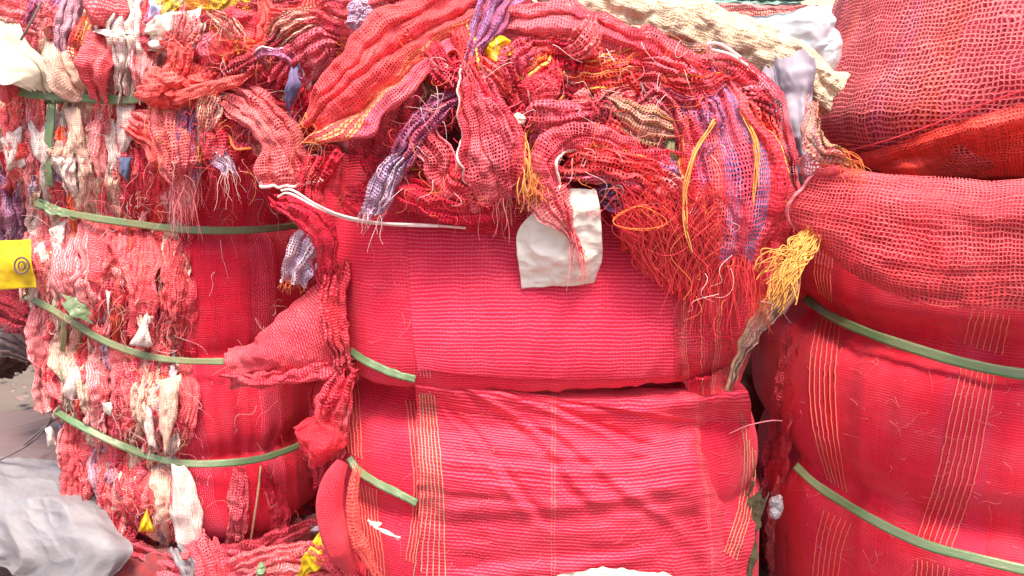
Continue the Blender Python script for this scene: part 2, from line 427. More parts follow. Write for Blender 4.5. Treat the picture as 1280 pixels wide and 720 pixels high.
def body_surface(rows, n=3.0, M=120, K=160, rot=0.0):
    """rows: (py, xl, xr, Dfront, Dback)"""
    A = []
    for (py, xl, xr, Df, Db) in rows:
        Dc = (Df+Db)/2; z = at((xl+xr)/2, py, Df)[2]
        r = ray(640, py); 
        Xl = (xl-640)/FPX*Dc/ray(xl, py)[1]; Xr = (xr-640)/FPX*Dc/ray(xr, py)[1]
        A.append([(Xl+Xr)/2, Dc, z, (Xr-Xl)/2, (Db-Df)/2])
    A = np.array(A); A = crom(A, M)
    th = np.linspace(0, 2*math.pi, K, endpoint=False)
    # even out arc length
    cc, ss = np.cos(th), np.sin(th); xe = np.sign(cc)*np.abs(cc)**(2/n); ye = np.sign(ss)*np.abs(ss)**(2/n)
    cl = np.concatenate([xe, xe[:1]]), np.concatenate([ye, ye[:1]])
    d = np.concatenate([[0], np.cumsum(np.hypot(np.diff(cl[0]), np.diff(cl[1])))]); u = np.linspace(0, d[-1], K+1)[:-1]
    xe = np.interp(u, d, cl[0]); ye = np.interp(u, d, cl[1])
    xe, ye = xe, ye
    X = A[:, 0:1]+A[:, 3:4]*xe[None]; Y = A[:, 1:2]+A[:, 4:5]*ye[None]; Z = np.repeat(A[:, 2:3], K, 1)
    P = np.stack([X, Y, Z], -1)
    if rot:
        c, s = math.cos(rot), math.sin(rot); cx, cy = A[:, 0:1], A[:, 1:2]
        dx, dy = P[..., 0]-cx, P[..., 1]-cy; P[..., 0] = cx+dx*c-dy*s; P[..., 1] = cy+dx*s+dy*c
    return P
def displace(P, f, closed=True):
    dx = (np.roll(P, -1, 1)-np.roll(P, 1, 1)) if closed else np.gradient(P, axis=1)
    N = unit(np.cross(dx, np.gradient(P, axis=0)))
    c = P.mean(1, keepdims=True); N = np.where((N*(P-c)).sum(-1, keepdims=True).mean(axis=(0, 1)) < 0, -N, N)
    return P + N*f[..., None]
def body_obj(name, P, mat, parent=None, cap=True):
    M, K = P.shape[:2]
    UV = arc_uv(np.concatenate([P, P[:, :1]], 1)); Pc = np.concatenate([P, P[:, :1]], 1)
    V = Pc.reshape(-1, 3); F = gridF(M, K+1)
    if cap:
        cs = [P[0].mean(0), P[-1].mean(0)]; V = np.vstack([V, cs]); u = np.vstack([UV.reshape(-1, 2), [[0, 0], [0, 0]]])
        i0 = np.arange(K); t1 = np.stack([np.full(K, M*(K+1)), i0+1, i0, i0], -1); t2 = np.stack([np.full(K, M*(K+1)+1), (M-1)*(K+1)+i0, (M-1)*(K+1)+i0+1, (M-1)*(K+1)+i0+1], -1)
        o = mesh_obj(name, V, F, mat, parent, uv=u)
        import bmesh
        bm = bmesh.new(); bm.from_mesh(o.data); bm.verts.ensure_lookup_table()
        for t in np.vstack([t1, t2]):
            try: bm.faces.new([bm.verts[int(t[0])], bm.verts[int(t[1])], bm.verts[int(t[2])]])
            except ValueError: pass
        bm.to_mesh(o.data); bm.free()
        return o
    return mesh_obj(name, V, F, mat, parent, uv=UV.reshape(-1, 2))

def strap(name, pts, mat, parent, w=0.017, lift=0.005, M=90, label=None, which=None, wob=0.0, default=2.0, tilt=0.0):
    """flat polyester strap pressed on the surface along pixel points"""
    xy = crom(np.array([p[:2] for p in pts], float), M)
    ds = [depth(x, y, which) for x, y in xy]
    good = [i for i, d in enumerate(ds) if d is not None]
    if not good: ds = [default]*M
    else: ds = list(np.interp(range(M), good, [ds[i] for i in good]))
    ds = np.array(ds)
    # a strap bridges hollows: running minimum, then smooth
    k = 4; ds = np.array([ds[max(0, i-k):i+k+1].min() for i in range(M)])
    ker = np.ones(9)/9; ds = np.convolve(np.pad(ds, 4, mode='edge'), ker, 'valid') - lift
    C = at(xy[:, 0], xy[:, 1], ds); T = unit(np.gradient(C, axis=0)); view = unit(C-O)
    Sd = unit(np.cross(T, view)); Nn = -np.cross(Sd, T); Nn = np.where((Nn*view).sum(-1, keepdims=True) > 0, -Nn, Nn)
    l = np.linspace(0, 1, M)
    a = np.radians(tilt + 25*vnoise(n3(l*9, 0.3, len(pts)), 3)*(1 if wob else 0.4))[:, None]
    Sd = Sd*np.cos(a)+Nn*np.sin(a)
    s = np.array([-1, -0.5, 0, 0.5, 1.0]); 
    ww = w/2*(1-0.18*np.abs(vnoise(n3(l*14, 2.2, 1.0), 8)))
    P = C[:, None, :]+Sd[:, None, :]*(ww[:, None]*s[None])[..., None] + Nn[:, None, :]*(0.0012*np.array([0, 1, -0.3, 1, 0])[None, :, None])
    P = P + np.array([0, 0, 1.0])*(wob*vnoise(n3(l*22, 1.0, 4.0), 5))[:, None, None]
    o = grid_obj(name, P, arc_uv(P), mat, parent, thick=0.0012)
    if label: o['label'] = label
    return o

# ------------------------------------------------------------------ palette
RED=(0.72,0.012,0.04); CRIM=(0.55,0.006,0.035); DEEP=(0.38,0.004,0.02); CORAL=(0.84,0.05,0.055); PINK=(0.80,0.11,0.13); ROSE=(0.70,0.045,0.075)
ORNG=(0.80,0.14,0.02); YEL=(0.82,0.42,0.06); LEM=(0.80,0.55,0.03); PURP=(0.36,0.09,0.19); BLUE=(0.10,0.11,0.32); LAV=(0.42,0.33,0.50); CREAM=(0.75,0.60,0.44)
WHITE=(0.80,0.76,0.74); MAROON=(0.24,0.015,0.03); OLIVE=(0.33,0.22,0.09); GREY=(0.42,0.40,0.43); TEAL=(0.12,0.38,0.28); PALE=(0.80,0.42,0.42)
m_body = net('net_bale_front', RED, (0.84,0.032,0.085), pu=0.006, pv=0.0068, cu=0.40, cv=0.52, holes=False, hole_col=(0.55,0.006,0.03), jit=0.3, dusty=0.42, dust=(0.86,0.13,0.19), bump=0.4, sheen=0.12, drift=0.9, var=0.12)
m_flap = net('net_flap', RED, (0.85,0.07,0.12), [(0.0,RED),(0.10,(0.82,0.17,0.12)),(0.14,RED),(0.55,CRIM),(0.72,RED)], band=0.34, pu=0.0065, pv=0.0085, cu=0.28, cv=0.60, holes=False, hole_col=(0.55,0.004,0.03), jit=0.18, drift=0.8, dusty=0.3, dust=(0.86,0.16,0.22), bump=0.4, sheen=0.1, var=0.14)
m_stripe = net('net_striped_orange', RED, RED, [(0.0,CORAL),(0.30,(0.85,0.30,0.10)),(0.36,RED),(0.40,(0.85,0.30,0.10)),(0.46,RED),(0.50,(0.85,0.30,0.10)),(0.56,RED)], band=0.055, pu=0.0042, pv=0.006, cu=0.6, cv=0.4, holes=False, hole_col=CRIM, dusty=0.2)
m_right = net('net_right_bale', RED, (0.75,0.03,0.05), [(0.0,RED),(0.36,(0.62,0.03,0.09)),(0.62,RED),(0.80,CRIM),(0.9,RED)],
              band=0.36, pu=0.0036, pv=0.0058, cu=0.55, cv=0.5, holes=False, hole_col=CRIM, jit=0.2, dusty=0.45, dust=(0.82,0.13,0.18), bump=0.4, var=0.12, drift=1.0)
m_left = net('net_left_bale', ROSE, RED, [(0.0,(0.72,0.10,0.18)),(0.3,RED),(0.55,CRIM),(0.75,RED)], band=0.21, pu=0.0058, pv=0.0062, cu=0.48, cv=0.5, holes=False, hole_col=(0.62,0.01,0.04), dusty=0.5, dust=(0.74,0.13,0.19), bump=0.6, var=0.14)  # pinker first stripe puts the net's pink-mauve sheen into the colour
m_open = net('net_open_red', (0.84,0.04,0.06), (0.86,0.09,0.10), pu=0.0068, pv=0.0076, cu=0.52, cv=0.47, jit=0.28, dusty=0.4, dust=(0.86,0.24,0.24), bump=0.8, sheen=0.2)
m_open2 = net('net_sack_weave', (0.84,0.07,0.09), (0.86,0.15,0.15), [(0.0,(0.84,0.12,0.14)),(0.55,(0.58,0.09,0.17)),(0.66,(0.84,0.10,0.10)),(0.86,(0.84,0.09,0.05))], band=0.30, pu=0.0085, pv=0.0095, cu=0.50, cv=0.48, jit=0.3, dusty=0.3, dust=(0.86,0.36,0.36), bump=0.8)
m_gauze = net('net_fine_red', RED, (0.82,0.07,0.10), pu=0.0052, pv=0.0052, cu=0.55, cv=0.5, dusty=0.4, holes=True)
m_gcor = net('net_coral', CORAL, (0.86,0.10,0.08), pu=0.0046, pv=0.005, cu=0.68, cv=0.62, dusty=0.45, dust=(0.86,0.25,0.22), holes=True)
m_gpink = net('net_pink', PINK, (0.82,0.18,0.18), pu=0.0056, pv=0.0056, cu=0.55, cv=0.5, dusty=0.3, dust=(0.84,0.5,0.45))
m_grose = net('net_rose', ROSE, (0.72,0.10,0.16), pu=0.0050, pv=0.0058, cu=0.55, cv=0.5, dusty=0.3, dust=PALE)
m_gdark = net('net_crimson', CRIM, RED, pu=0.0056, pv=0.0056, cu=0.52, cv=0.5, dusty=0.15)
m_gmar = net('net_maroon', MAROON, ROSE, pu=0.005, pv=0.006, cu=0.6, cv=0.4, dusty=0.3, dust=PINK)
m_gyel = net('net_red_with_yellow', CORAL, CORAL, [(0.0,CORAL),(0.45,YEL),(0.50,CORAL),(0.54,YEL),(0.59,CORAL),(0.63,YEL),(0.68,CORAL),(0.72,YEL),(0.77,(0.62,0.14,0.25))], band=0.16, pu=0.0075, pv=0.0062, cu=0.62, cv=0.5, dusty=0.15, var=0.12)
m_gorn = net('net_orange', ORNG, CORAL, [(0.0,ORNG),(0.5,YEL),(0.7,CORAL)], band=0.05, pu=0.006, pv=0.006, cu=0.5, cv=0.45, dusty=0.1)
m_gblue = net('net_striped_blue', RED, ROSE, [(0.0,(0.30,0.12,0.30)),(0.14,(0.64,0.04,0.12)),(0.26,(0.22,0.17,0.38)),(0.40,RED),(0.55,YEL),(0.60,ORNG),(0.66,RED),(0.78,(0.45,0.08,0.22)),(0.9,CORAL)], band=0.27, pu=0.0062, pv=0.0078, cu=0.62, cv=0.5, dusty=0.25, dust=PALE, var=0.15)
m_gpur = net('net_purple', PURP, (0.34,0.11,0.25), [(0.0,PURP),(0.5,(0.30,0.17,0.36)),(0.8,ROSE)], band=0.06, pu=0.005, pv=0.006, cu=0.6, cv=0.5, dusty=0.3, dust=(0.5,0.25,0.38))
m_glav = net('net_lavender', LAV, (0.50,0.33,0.42), [(0.0,LAV),(0.4,(0.62,0.48,0.55)),(0.75,(0.24,0.19,0.40))], band=0.05, pu=0.0048, pv=0.0052, cu=0.6, cv=0.55, dusty=0.3, dust=(0.7,0.5,0.55))
m_goli = net('net_olive', (0.42,0.16,0.10), (0.52,0.27,0.18), [(0.0,(0.45,0.10,0.10)),(0.35,OLIVE),(0.6,(0.55,0.22,0.15))], band=0.035, pu=0.005, pv=0.005, cu=0.6, cv=0.5, dusty=0.2)
m_gcream = net('net_cream', (0.62,0.47,0.33), (0.58,0.39,0.26), pu=0.0065, pv=0.0065, cu=0.7, cv=0.68, holes=False, hole_col=(0.45,0.30,0.18), dusty=0.35, dust=(0.66,0.57,0.46), sheen=0.05)
m_gbei = net('net_beige_pink', (0.60,0.42,0.30), PINK, pu=0.0055, pv=0.0055, cu=0.55, cv=0.5, dusty=0.3, dust=CREAM)
m_gyw = net('net_yellow', LEM, (0.75,0.50,0.02), pu=0.0045, pv=0.0045, cu=0.6, cv=0.6, dusty=0.1)
m_gor2 = net('net_red_orange_bottom', (0.85,0.04,0.02), (0.86,0.07,0.05), pu=0.007, pv=0.0075, cu=0.6, cv=0.6, dusty=0.15)
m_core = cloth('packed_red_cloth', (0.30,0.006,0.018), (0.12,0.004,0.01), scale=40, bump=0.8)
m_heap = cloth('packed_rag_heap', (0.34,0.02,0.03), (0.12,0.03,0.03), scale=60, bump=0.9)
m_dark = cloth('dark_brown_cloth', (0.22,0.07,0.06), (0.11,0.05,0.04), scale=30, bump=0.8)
m_strap = cloth('green_strap', (0.08,0.19,0.075), (0.19,0.22,0.12), scale=35, streak=4, rough=0.38, bump=0.5, sheen=0.0, spec=0.5)
m_strapd = cloth('dusty_green_strap', (0.22,0.20,0.10), (0.15,0.22,0.11), scale=50, streak=4, rough=0.5, bump=0.2, sheen=0.0)
m_paper = cloth('off_white_paper', (0.74,0.66,0.57), (0.62,0.53,0.45), scale=25, rough=0.65, bump=0.35, sheen=0.0)
m_plast = cloth('grey_plastic_sheet', (0.29,0.29,0.31), (0.24,0.21,0.23), scale=30, rough=0.42, bump=0.7, sheen=0.0, spec=0.5)
m_greyc = cloth('mauve_grey_cloth', (0.36,0.32,0.37), (0.25,0.20,0.25), scale=20, streak=4, rough=0.6, bump=0.2)
m_bluep = cloth('pale_blue_plastic', (0.40,0.52,0.60), (0.54,0.56,0.58), scale=20, rough=0.3, bump=0.2, sheen=0, spec=0.5)
m_yel = cloth('yellow_plastic', (0.72,0.50,0.01), (0.64,0.38,0.01), scale=30, rough=0.35, bump=0.2, sheen=0, spec=0.5)
m_cream = net('net_cream_woven', (0.66,0.56,0.43), (0.64,0.53,0.41), pu=0.003, pv=0.003, cu=0.8, cv=0.8, holes=False, hole_col=(0.5,0.4,0.3), dusty=0.3, dust=(0.7,0.6,0.5), var=0.08, sheen=0)
m_redcl = cloth('bright_red_cloth', (0.74,0.02,0.03), (0.60,0.01,0.03), scale=60, streak=5, bump=0.4)
m_stick = cloth('dark_twig', (0.10,0.07,0.07), (0.16,0.10,0.09), scale=90)
t_white = cloth('white_thread', (0.82,0.70,0.66), (0.80,0.50,0.48), scale=80, bump=0.1)
t_red = cloth('red_thread', (0.82,0.02,0.04), (0.84,0.05,0.06), scale=80, bump=0.1)
t_org = cloth('orange_thread', (0.82,0.26,0.05), (0.82,0.12,0.03), scale=80, bump=0.1)
t_yel = cloth('yellow_thread', (0.76,0.42,0.09), (0.74,0.27,0.04), scale=80, bump=0.1)
t_pink = cloth('pink_thread', (0.82,0.30,0.32), (0.80,0.14,0.18), scale=80, bump=0.1)
t_tan = cloth('tan_thread', (0.55,0.38,0.22), (0.45,0.25,0.14), scale=80, bump=0.1)
t_dark = cloth('dark_thread', (0.08,0.05,0.06), (0.15,0.08,0.08), scale=80, bump=0.1)

m_plast.node_tree.nodes['Principled BSDF'].inputs['Alpha'].default_value = 0.8
def ground_mat():
    m, nt, b = new_mat('dirt'); g = nt.nodes.new('ShaderNodeTexCoord').outputs['Object']
    a = noise_(nt, g, 3.0, 8, 0.7); c = noise_(nt, g, 60.0, 4, 0.6)
    col = mix_(nt, math_(nt, 'MULTIPLY_ADD', a, 2.5, -0.8, clamp=True), (0.11,0.08,0.065), (0.19,0.145,0.115))
    col = mix_(nt, math_(nt, 'MULTIPLY', c, 0.4), col, (0.10,0.07,0.06))
    nt.links.new(col, b.inputs['Base Color']); b.inputs['Roughness'].default_value = 0.9
    bp = nt.nodes.new('ShaderNodeBump'); bp.inputs['Strength'].default_value = 0.6; bp.inputs['Distance'].default_value = 0.02
    nt.links.new(c, bp.inputs['Height']); nt.links.new(bp.outputs[0], b.inputs['Normal']); return m

# ------------------------------------------------------------------ ground
a = np.concatenate([-np.geomspace(300, 5, 30), np.linspace(-4.9, 4.9, 110), np.geomspace(5, 300, 30)])
X, Y = np.meshgrid(a, a+2.5); Zg = 0.025*fbm(n3(X, Y, 0.0)*1.5, 4, 4)*(np.hypot(X, Y) < 40)
tag(grid_obj('ground', np.stack([X, Y, Zg], -1), np.stack([X, Y], -1), ground_mat()), kind='structure')

# ------------------------------------------------------------------ the bales' bodies
def bale(label, rows, n, mat, corename, straps, fold=0.006, seed=0, M=170, K=260, rot=0.0, cover='net_cover', base=True, pin=0.012, cat='bale', bumps=0.010):
    P = body_surface(rows, n=n, M=M, K=K, rot=rot)
    th = np.linspace(0, 2*math.pi, K, endpoint=False)[None]; zz = P[..., 2]
    q = n3(np.cos(th)*3.0+0*zz, np.sin(th)*3.0+0*zz, zz*1.3)
    f = bumps*fbm(q*1.3, seed, 3) + fold*ridge(n3(np.cos(th)*9+0*zz, np.sin(th)*9+0*zz, zz*2.2), seed+2, 3)
    z0 = zz.mean(1)[:, None]
    for s in straps:     # pinch and radiating gathers at each strap height
        px_, py_, D_, pn, wd = s; zs = at(px_, py_, D_)[2] + (0.030*np.cos(th)**2-0.010 if pn > 0.09 else 0.0) + 0.006*vnoise(n3(np.cos(th)*2, np.sin(th)*2, 0.0), seed+5)
        g = np.exp(-(np.sqrt((zz-zs)**2+0.008**2)-0.008)/(np.where(zz > zs, 0.020, 0.030) if pn > 0.09 else wd)); g2 = np.exp(-((zz-zs)/0.08)**2)
        f = f - pn*g + min(pn*0.12, 0.005)*g2*ridge(n3(np.cos(th)*16+0*zz, np.sin(th)*16+0*zz, zz*2), seed+9, 2)
    P = displace(P, f)
    c = P[-1].mean(0); e = empty('bale', [c[0], c[1], 0.0], label, cat)
    body_obj(cover, P, mat, e); register(P)
    return e, P
CB, CBP = bale('large crimson bale of netting under the rag heap, standing between two other bales',
    [(130,470,920,1.84,2.52),(170,430,950,1.80,2.56),(250,410,958,1.75,2.58),(330,410,954,1.69,2.58),(400,418,940,1.665,2.58),(450,424,918,1.665,2.57),(488,426,900,1.69,2.55),(510,430,898,1.715,2.55),(560,428,918,1.70,2.56),(610,428,926,1.69,2.56),(680,430,930,1.69,2.56),(780,440,926,1.73,2.55),(1000,440,920,1.78,2.5)],
    3.0, m_body, 'core', [(640,499,1.785,0.092,0.030),(640,648,1.72,0.03,0.04)], seed=3, fold=0.003, bumps=0.008, M=320)
LB, LBP = bale('left bale of compressed pink and white fabric strips with a smooth red net side',
    [(-30,-30,395,2.06,2.8),(60,-25,398,2.02,2.8),(122,0,398,2.0,2.8),(200,30,400,1.99,2.8),(272,66,402,2.0,2.8),(340,80,404,1.98,2.8),(430,92,405,1.99,2.8),(500,110,408,1.98,2.8),(565,130,410,1.99,2.8),(630,158,410,2.0,2.8),(690,190,412,2.03,2.8),(740,200,412,2.1,2.8),(860,200,412,2.1,2.8)],
    2.7, m_left, 'core', [(250,126,1.98,.03,.04),(250,287,1.98,.04,.04),(230,452,1.98,.04,.04),(240,580,1.99,.045,.035),(240,692,2.03,.06,.03)], seed=8, fold=0.004)
RB, RBP = bale('right bale wrapped in red net with orange thread stripes and green straps',
    [(250,1010,1700,1.55,2.85),(330,985,1710,1.47,2.88),(420,972,1716,1.45,2.88),(465,975,1712,1.475,2.86),(540,962,1716,1.44,2.88),(640,955,1716,1.45,2.88),(690,957,1712,1.475,2.87),(760,955,1715,1.46,2.88),(900,965,1710,1.50,2.85),(1080,980,1700,1.55,2.8)],
    2.5, m_right, 'core', [(1280,468,1.455,.05,.045),(1290,713,1.455,.05,.045)], seed=14, fold=0.003, bumps=0.010)
# heaps of packed rags that the loose pieces lie on
def mound(name, label, rows, n, mat, seed, amp=0.03, cat='rag heap', freq=9, M=110, K=180):
    P = body_surface(rows, n=n, M=M, K=K)
    P = displace(P, amp*ridge(P*freq, seed, 3)+amp*0.5*fbm(P*freq*2.5, seed+3, 2))
    o = body_obj(name, P, mat); register(P); tag(o, label, cat); return o
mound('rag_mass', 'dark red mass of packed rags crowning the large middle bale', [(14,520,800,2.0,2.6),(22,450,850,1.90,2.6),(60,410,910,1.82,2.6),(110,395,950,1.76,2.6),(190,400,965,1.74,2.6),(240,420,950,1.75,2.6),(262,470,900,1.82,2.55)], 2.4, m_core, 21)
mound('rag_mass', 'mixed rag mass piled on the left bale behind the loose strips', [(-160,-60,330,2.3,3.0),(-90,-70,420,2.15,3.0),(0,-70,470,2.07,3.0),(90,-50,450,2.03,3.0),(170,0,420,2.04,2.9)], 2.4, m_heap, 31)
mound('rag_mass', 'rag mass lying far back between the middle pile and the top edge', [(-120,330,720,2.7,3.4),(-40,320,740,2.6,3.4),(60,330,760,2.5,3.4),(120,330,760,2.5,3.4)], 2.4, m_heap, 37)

mound('rag_mass', 'added dark filler mass darkening the gap behind the middle and right bales', [(150,850,1110,2.75,3.4),(300,840,1120,2.7,3.5),(600,840,1120,2.7,3.5),(1100,840,1120,2.7,3.5)], 3, m_dark, 51)  # filler added behind the bales so that this gap stays dark
mound('rag_mass', 'added dark filler mass darkening the gap between the left and middle bales', [(250,330,520,2.85,3.4),(400,330,520,2.8,3.5),(700,330,520,2.8,3.5),(1000,330,520,2.8,3.5)], 3, m_dark, 53)  # likewise added, to darken the gap on the left

wl = at(np.array([700, 1700.]), np.array([180, 180.]), np.array([7.0, 7.0]))  # cream slab added for the pale hazy sky, hiding the bluish one
wm_, nt_, bs_ = new_mat('cream_backdrop'); nz_ = noise_(nt_, nt_.nodes.new('ShaderNodeTexCoord').outputs['Object'], 1.5, 6, 0.7)
nt_.links.new(mix_(nt_, nz_, (0.72,0.62,0.40), (0.62,0.54,0.40)), bs_.inputs['Base Color']); bs_.inputs['Roughness'].default_value = 0.9
Vw = [(x, y, z) for z in (0.0, 3.4) for x, y in ((wl[0][0], 7.0), (wl[1][0], 7.0), (wl[1][0], 7.25), (wl[0][0], 7.25))]
tag(mesh_obj('backdrop', Vw, [(0,1,5,4),(1,2,6,5),(2,3,7,6),(3,0,4,7),(4,5,6,7)], wm_, uv=np.zeros((8, 2)), smooth=False), 'added pale cream wall far behind the bales', 'backdrop')

# upper sack and the net draped over the right bale
US = empty('stuffed_sack', at(1350, 228, 2.0), 'bulging open-weave red sack lying on top of the right bale', 'sack')
P = body_surface([(-190,1180,1500,1.75,2.3),(-150,1110,1680,1.5,2.5),(-60,1068,1740,1.40,2.62),(20,1040,1760,1.355,2.66),(90,1020,1765,1.345,2.66),(150,1012,1765,1.36,2.66),(190,1030,1755,1.39,2.62),(218,1080,1730,1.45,2.5),(230,1160,1650,1.6,2.4)], n=2.3, M=120, K=220)
P = displace(P, 0.014*fbm(P*5, 40, 3))
body_obj('stuffing', displace(P, -0.012+0.004*ridge(P*14, 3, 3)), cloth('sack_filling', (0.70,0.04,0.06), (0.45,0.03,0.08), scale=28, bump=0.6), US); register(P)
body_obj('net_cover', P, m_open2, US)
patch('rag', '', 'x', [[(1050,150,0.02),(1100,150,0.02)],[(1050,160,0.02),(1100,160,0.02)]], m_open2, parent=US, M=4, K=4)[0].name = 'net_patch'
bpy.data.objects.remove(bpy.data.objects['net_patch'])
# lower part of the sack: a bright orange red band tucked below a thread hem
o,_,_ = patch('under_flap', None, None, [[(1030,196,0.008),(1100,186,0.010),(1180,158,0.010),(1300,124,0.010),(1400,110,0.01),(1540,100,.01)],[(1050,205,0.014),(1110,200,0.016),(1190,180,0.016),(1300,160,0.014),(1400,150,0.014),(1540,140,.014)],[(1078,216,0.012),(1130,221,0.016),(1200,224,0.018),(1300,224,0.02),(1400,222,0.02),(1540,220,.02)],[(1090,224,0.0),(1140,231,0.0),(1200,234,0.0),(1300,234,0.0),(1400,232,0.0),(1540,232,.0)]], m_gor2, parent=US, M=50, K=90, wr=0.005, rid=0.002)
h = resolve([(1012,196,0.01),(1060,188,0.014),(1110,175,0.014),(1160,158,0.014),(1230,130,0.014),(1300,108,0.014),(1380,100,0.014)]); tubes('hem', [crom(h, 60)], 0.0016, t_red, US, sides=6)

DN = empty('draped_net', at(1140, 385, 1.45), 'loose pale red net draped between the upper sack and the strapped right bale', 'net')
o, P, N = patch('net_cloth', None, None,
    [[(1030,204,1.50),(1075,214,1.50),(1140,222,1.47),(1220,226,1.44),(1320,226,1.42),(1420,226,1.42),(1560,222,1.50),(1680,214,1.72)],
     [(1000,236,1.50),(1060,244,1.44),(1130,250,1.39),(1220,256,1.36),(1320,258,1.35),(1420,258,1.35),(1560,254,1.44),(1690,244,1.70)],
     [(984,262,1.52),(1050,276,1.44),(1130,290,1.385),(1220,300,1.36),(1320,302,1.35),(1420,302,1.35),(1560,296,1.44),(1700,280,1.70)],
     [(1005,288,1.55),(1050,318,1.46),(1110,340,1.40),(1210,352,1.38),(1320,352,1.37),(1420,352,1.37),(1560,344,1.46),(1700,320,1.72)],
     [(1024,296,1.60),(1060,336,1.50),(1110,368,1.43),(1200,386,1.405),(1320,392,1.40),(1420,392,1.40),(1560,380,1.48),(1700,350,1.75)]], m_open, parent=DN, M=110, K=230, wr=0.010, wrs=11, rid=0.005, seed=5, aniso=(0.5,1.2,1))
tubes('hem', [P[:, 0]-unit(P[:, 0]-O)*0.003, P[::-1, 1]-unit(P[::-1, 1]-O)*0.006], 0.0018, t_pink, DN, sides=6)
register(P, False)
P2 = P + unit(P-O)*0.02 + N*0.0; grid_obj('inner_layer', P2[3:-3, 3:-3], arc_uv(P2[3:-3, 3:-3]), net('net_inner_layer', (0.70,0.03,0.06), RED, pu=0.006, pv=0.007, cu=0.6, cv=0.55, holes=False), DN)

# ------------------------------------------------------------------ parts of the middle bale
fl, P, N = patch('net_flap', None, None,
    [[(523,462,1.79),(600,476,1.78),(700,486,1.78),(790,488,1.78),(870,482,1.78),(925,478,1.80)],
     [(520,476,1.715),(600,490,1.70),(700,502,1.695),(790,505,1.695),(870,500,1.705),(936,494,1.745)],
     [(521,520,0.018),(600,530,0.026),(700,540,0.034),(790,540,0.028),(870,530,0.014),(940,530,0.006)],
     [(522,580,0.020),(600,590,0.028),(700,600,0.036),(790,600,0.034),(876,590,0.016),(950,590,0.006)],
     [(524,650,0.020),(600,660,0.024),(700,670,0.034),(800,670,0.034),(886,660,0.016),(944,650,0.006)],
     [(528,760,0.020),(600,760,0.020),(700,770,0.030),(800,770,0.030),(890,770,0.016),(925,770,0.006)]], m_flap, parent=CB, M=150, K=190, wr=0.0035, wrs=14, rid=0.003, seed=9, aniso=(0.7,1.6,1))
#diag in the flap
me = fl.data; n_ = len(me.vertices); co = np.empty(n_*3, np.float32); me.vertices.foreach_get('co', co); co = co.reshape(-1, 3)
M_, K_ = 150, 190; vv, uu = np.meshgrid(np.linspace(0, 1, M_), np.linspace(0, 1, K_), indexing='ij')
def foldline(u0, v0, u1, v1, w, a):
    d = np.array([u1-u0, v1-v0]); L_ = np.hypot(*d); d = d/L_
    t = ((uu-u0)*d[0]+(vv-v0)*d[1])/L_; s = (uu-u0)*-d[1]+(vv-v0)*d[0] + 0.02*vnoise(n3(t*5, 0.5, u0*9), 3)
    return a*(np.exp(-(s/w)**2) - 0.6*np.exp(-((s-1.6*w)/w)**2))*np.clip(np.minimum(t, 1-t)*6, 0, 1)
H = sum(foldline(*q) for q in [(0.08,0.02,0.75,0.55,0.018,-0.009),(0.12,0.10,0.55,0.75,0.02,0.009),(0.05,0.25,0.40,0.80,0.016,-0.008),(0.20,0.05,0.9,0.42,0.018,0.008),(0.02,0.55,0.75,0.52,0.02,-0.007),(0.02,0.78,0.80,0.62,0.025,0.010),(0.05,0.92,0.7,0.80,0.02,-0.009),(0.3,0.3,0.8,0.9,0.02,0.007),(0.82,-0.1,0.86,1.1,0.022,-0.014),(0.745,-0.1,0.80,1.1,0.03,0.012)])*1.1
vw = unit(P-O).reshape(-1, 3); co -= (vw*H.reshape(-1, 1)).astype(np.float32); me.vertices.foreach_set('co', co.ravel()); me.update()
register(P-unit(P-O)*H[..., None], False)
# vertical thread stripes at the flap's left edge, the bale's corners and on the right
def thread_band(ctrl, n, parent, rad=0.0013, mat=None, M=70, seed=0):
    P, UV, N = patch_surface(ctrl, M=M, K=max(n, 3), wr=0.0006, seed=seed, conform=([0,10] if parent is CB else [2], 0.003))
    P = P + 0.0012*fbm(P*60+seed, seed, 2)[..., None]*np.array([1.0, 0, 0])
    tubes('thread_band', [P[:, k] for k in range(P.shape[1])], rad, mat or t_band, parent, sides=4)
t_band = cloth('band_thread', (0.86,0.27,0.15), (0.85,0.15,0.10), scale=90, bump=0.1)
thread_band([[(524,492,.006),(542,494,.006)],[(526,540,.006),(548,545,.006)],[(530,620,.006),(554,622,.006)],[(520,700,.006),(556,704,.006)],[(512,770,.006),(560,770,.006)]], 6, CB, mat=t_tan, M=100)
thread_band([[(508,500,.006),(518,502,.006)],[(512,540,.006),(522,545,.006)],[(518,620,.006),(526,622,.006)],[(508,700,.006),(516,704,.006)]], 3, CB, M=100)
thread_band([[(927,515,.004),(940,515,.004)],[(930,580,.004),(944,582,.004)],[(922,640,.004),(938,640,.004)],[(905,690,.004),(920,700,.004)]], 5, CB, mat=t_tan, M=60)
thread_band([[(430,455,.006),(446,450,.004)],[(432,520,.006),(450,520,.004)],[(436,566,.006),(452,574,.004)]], 5, CB, M=50)
thread_band([[(440,600,.006),(470,612,.004)],[(446,650,.006),(474,660,.004)],[(452,700,.006),(480,705,.004)],[(458,770,.006),(484,770,.004)]], 8, CB, M=60)
thread_band([[(514,300,.004),(530,302,.004)],[(516,370,.004),(532,372,.004)],[(520,440,.004),(534,442,.004)],[(526,470,.004),(538,472,.004)]], 4, CB, mat=t_pink, M=60, rad=0.001)
thread_band([[(884,300,.004),(905,300,.004)],[(888,370,.004),(906,372,.004)],[(882,440,.004),(900,442,.004)],[(878,474,.004),(894,476,.004)]], 4, CB, M=60)
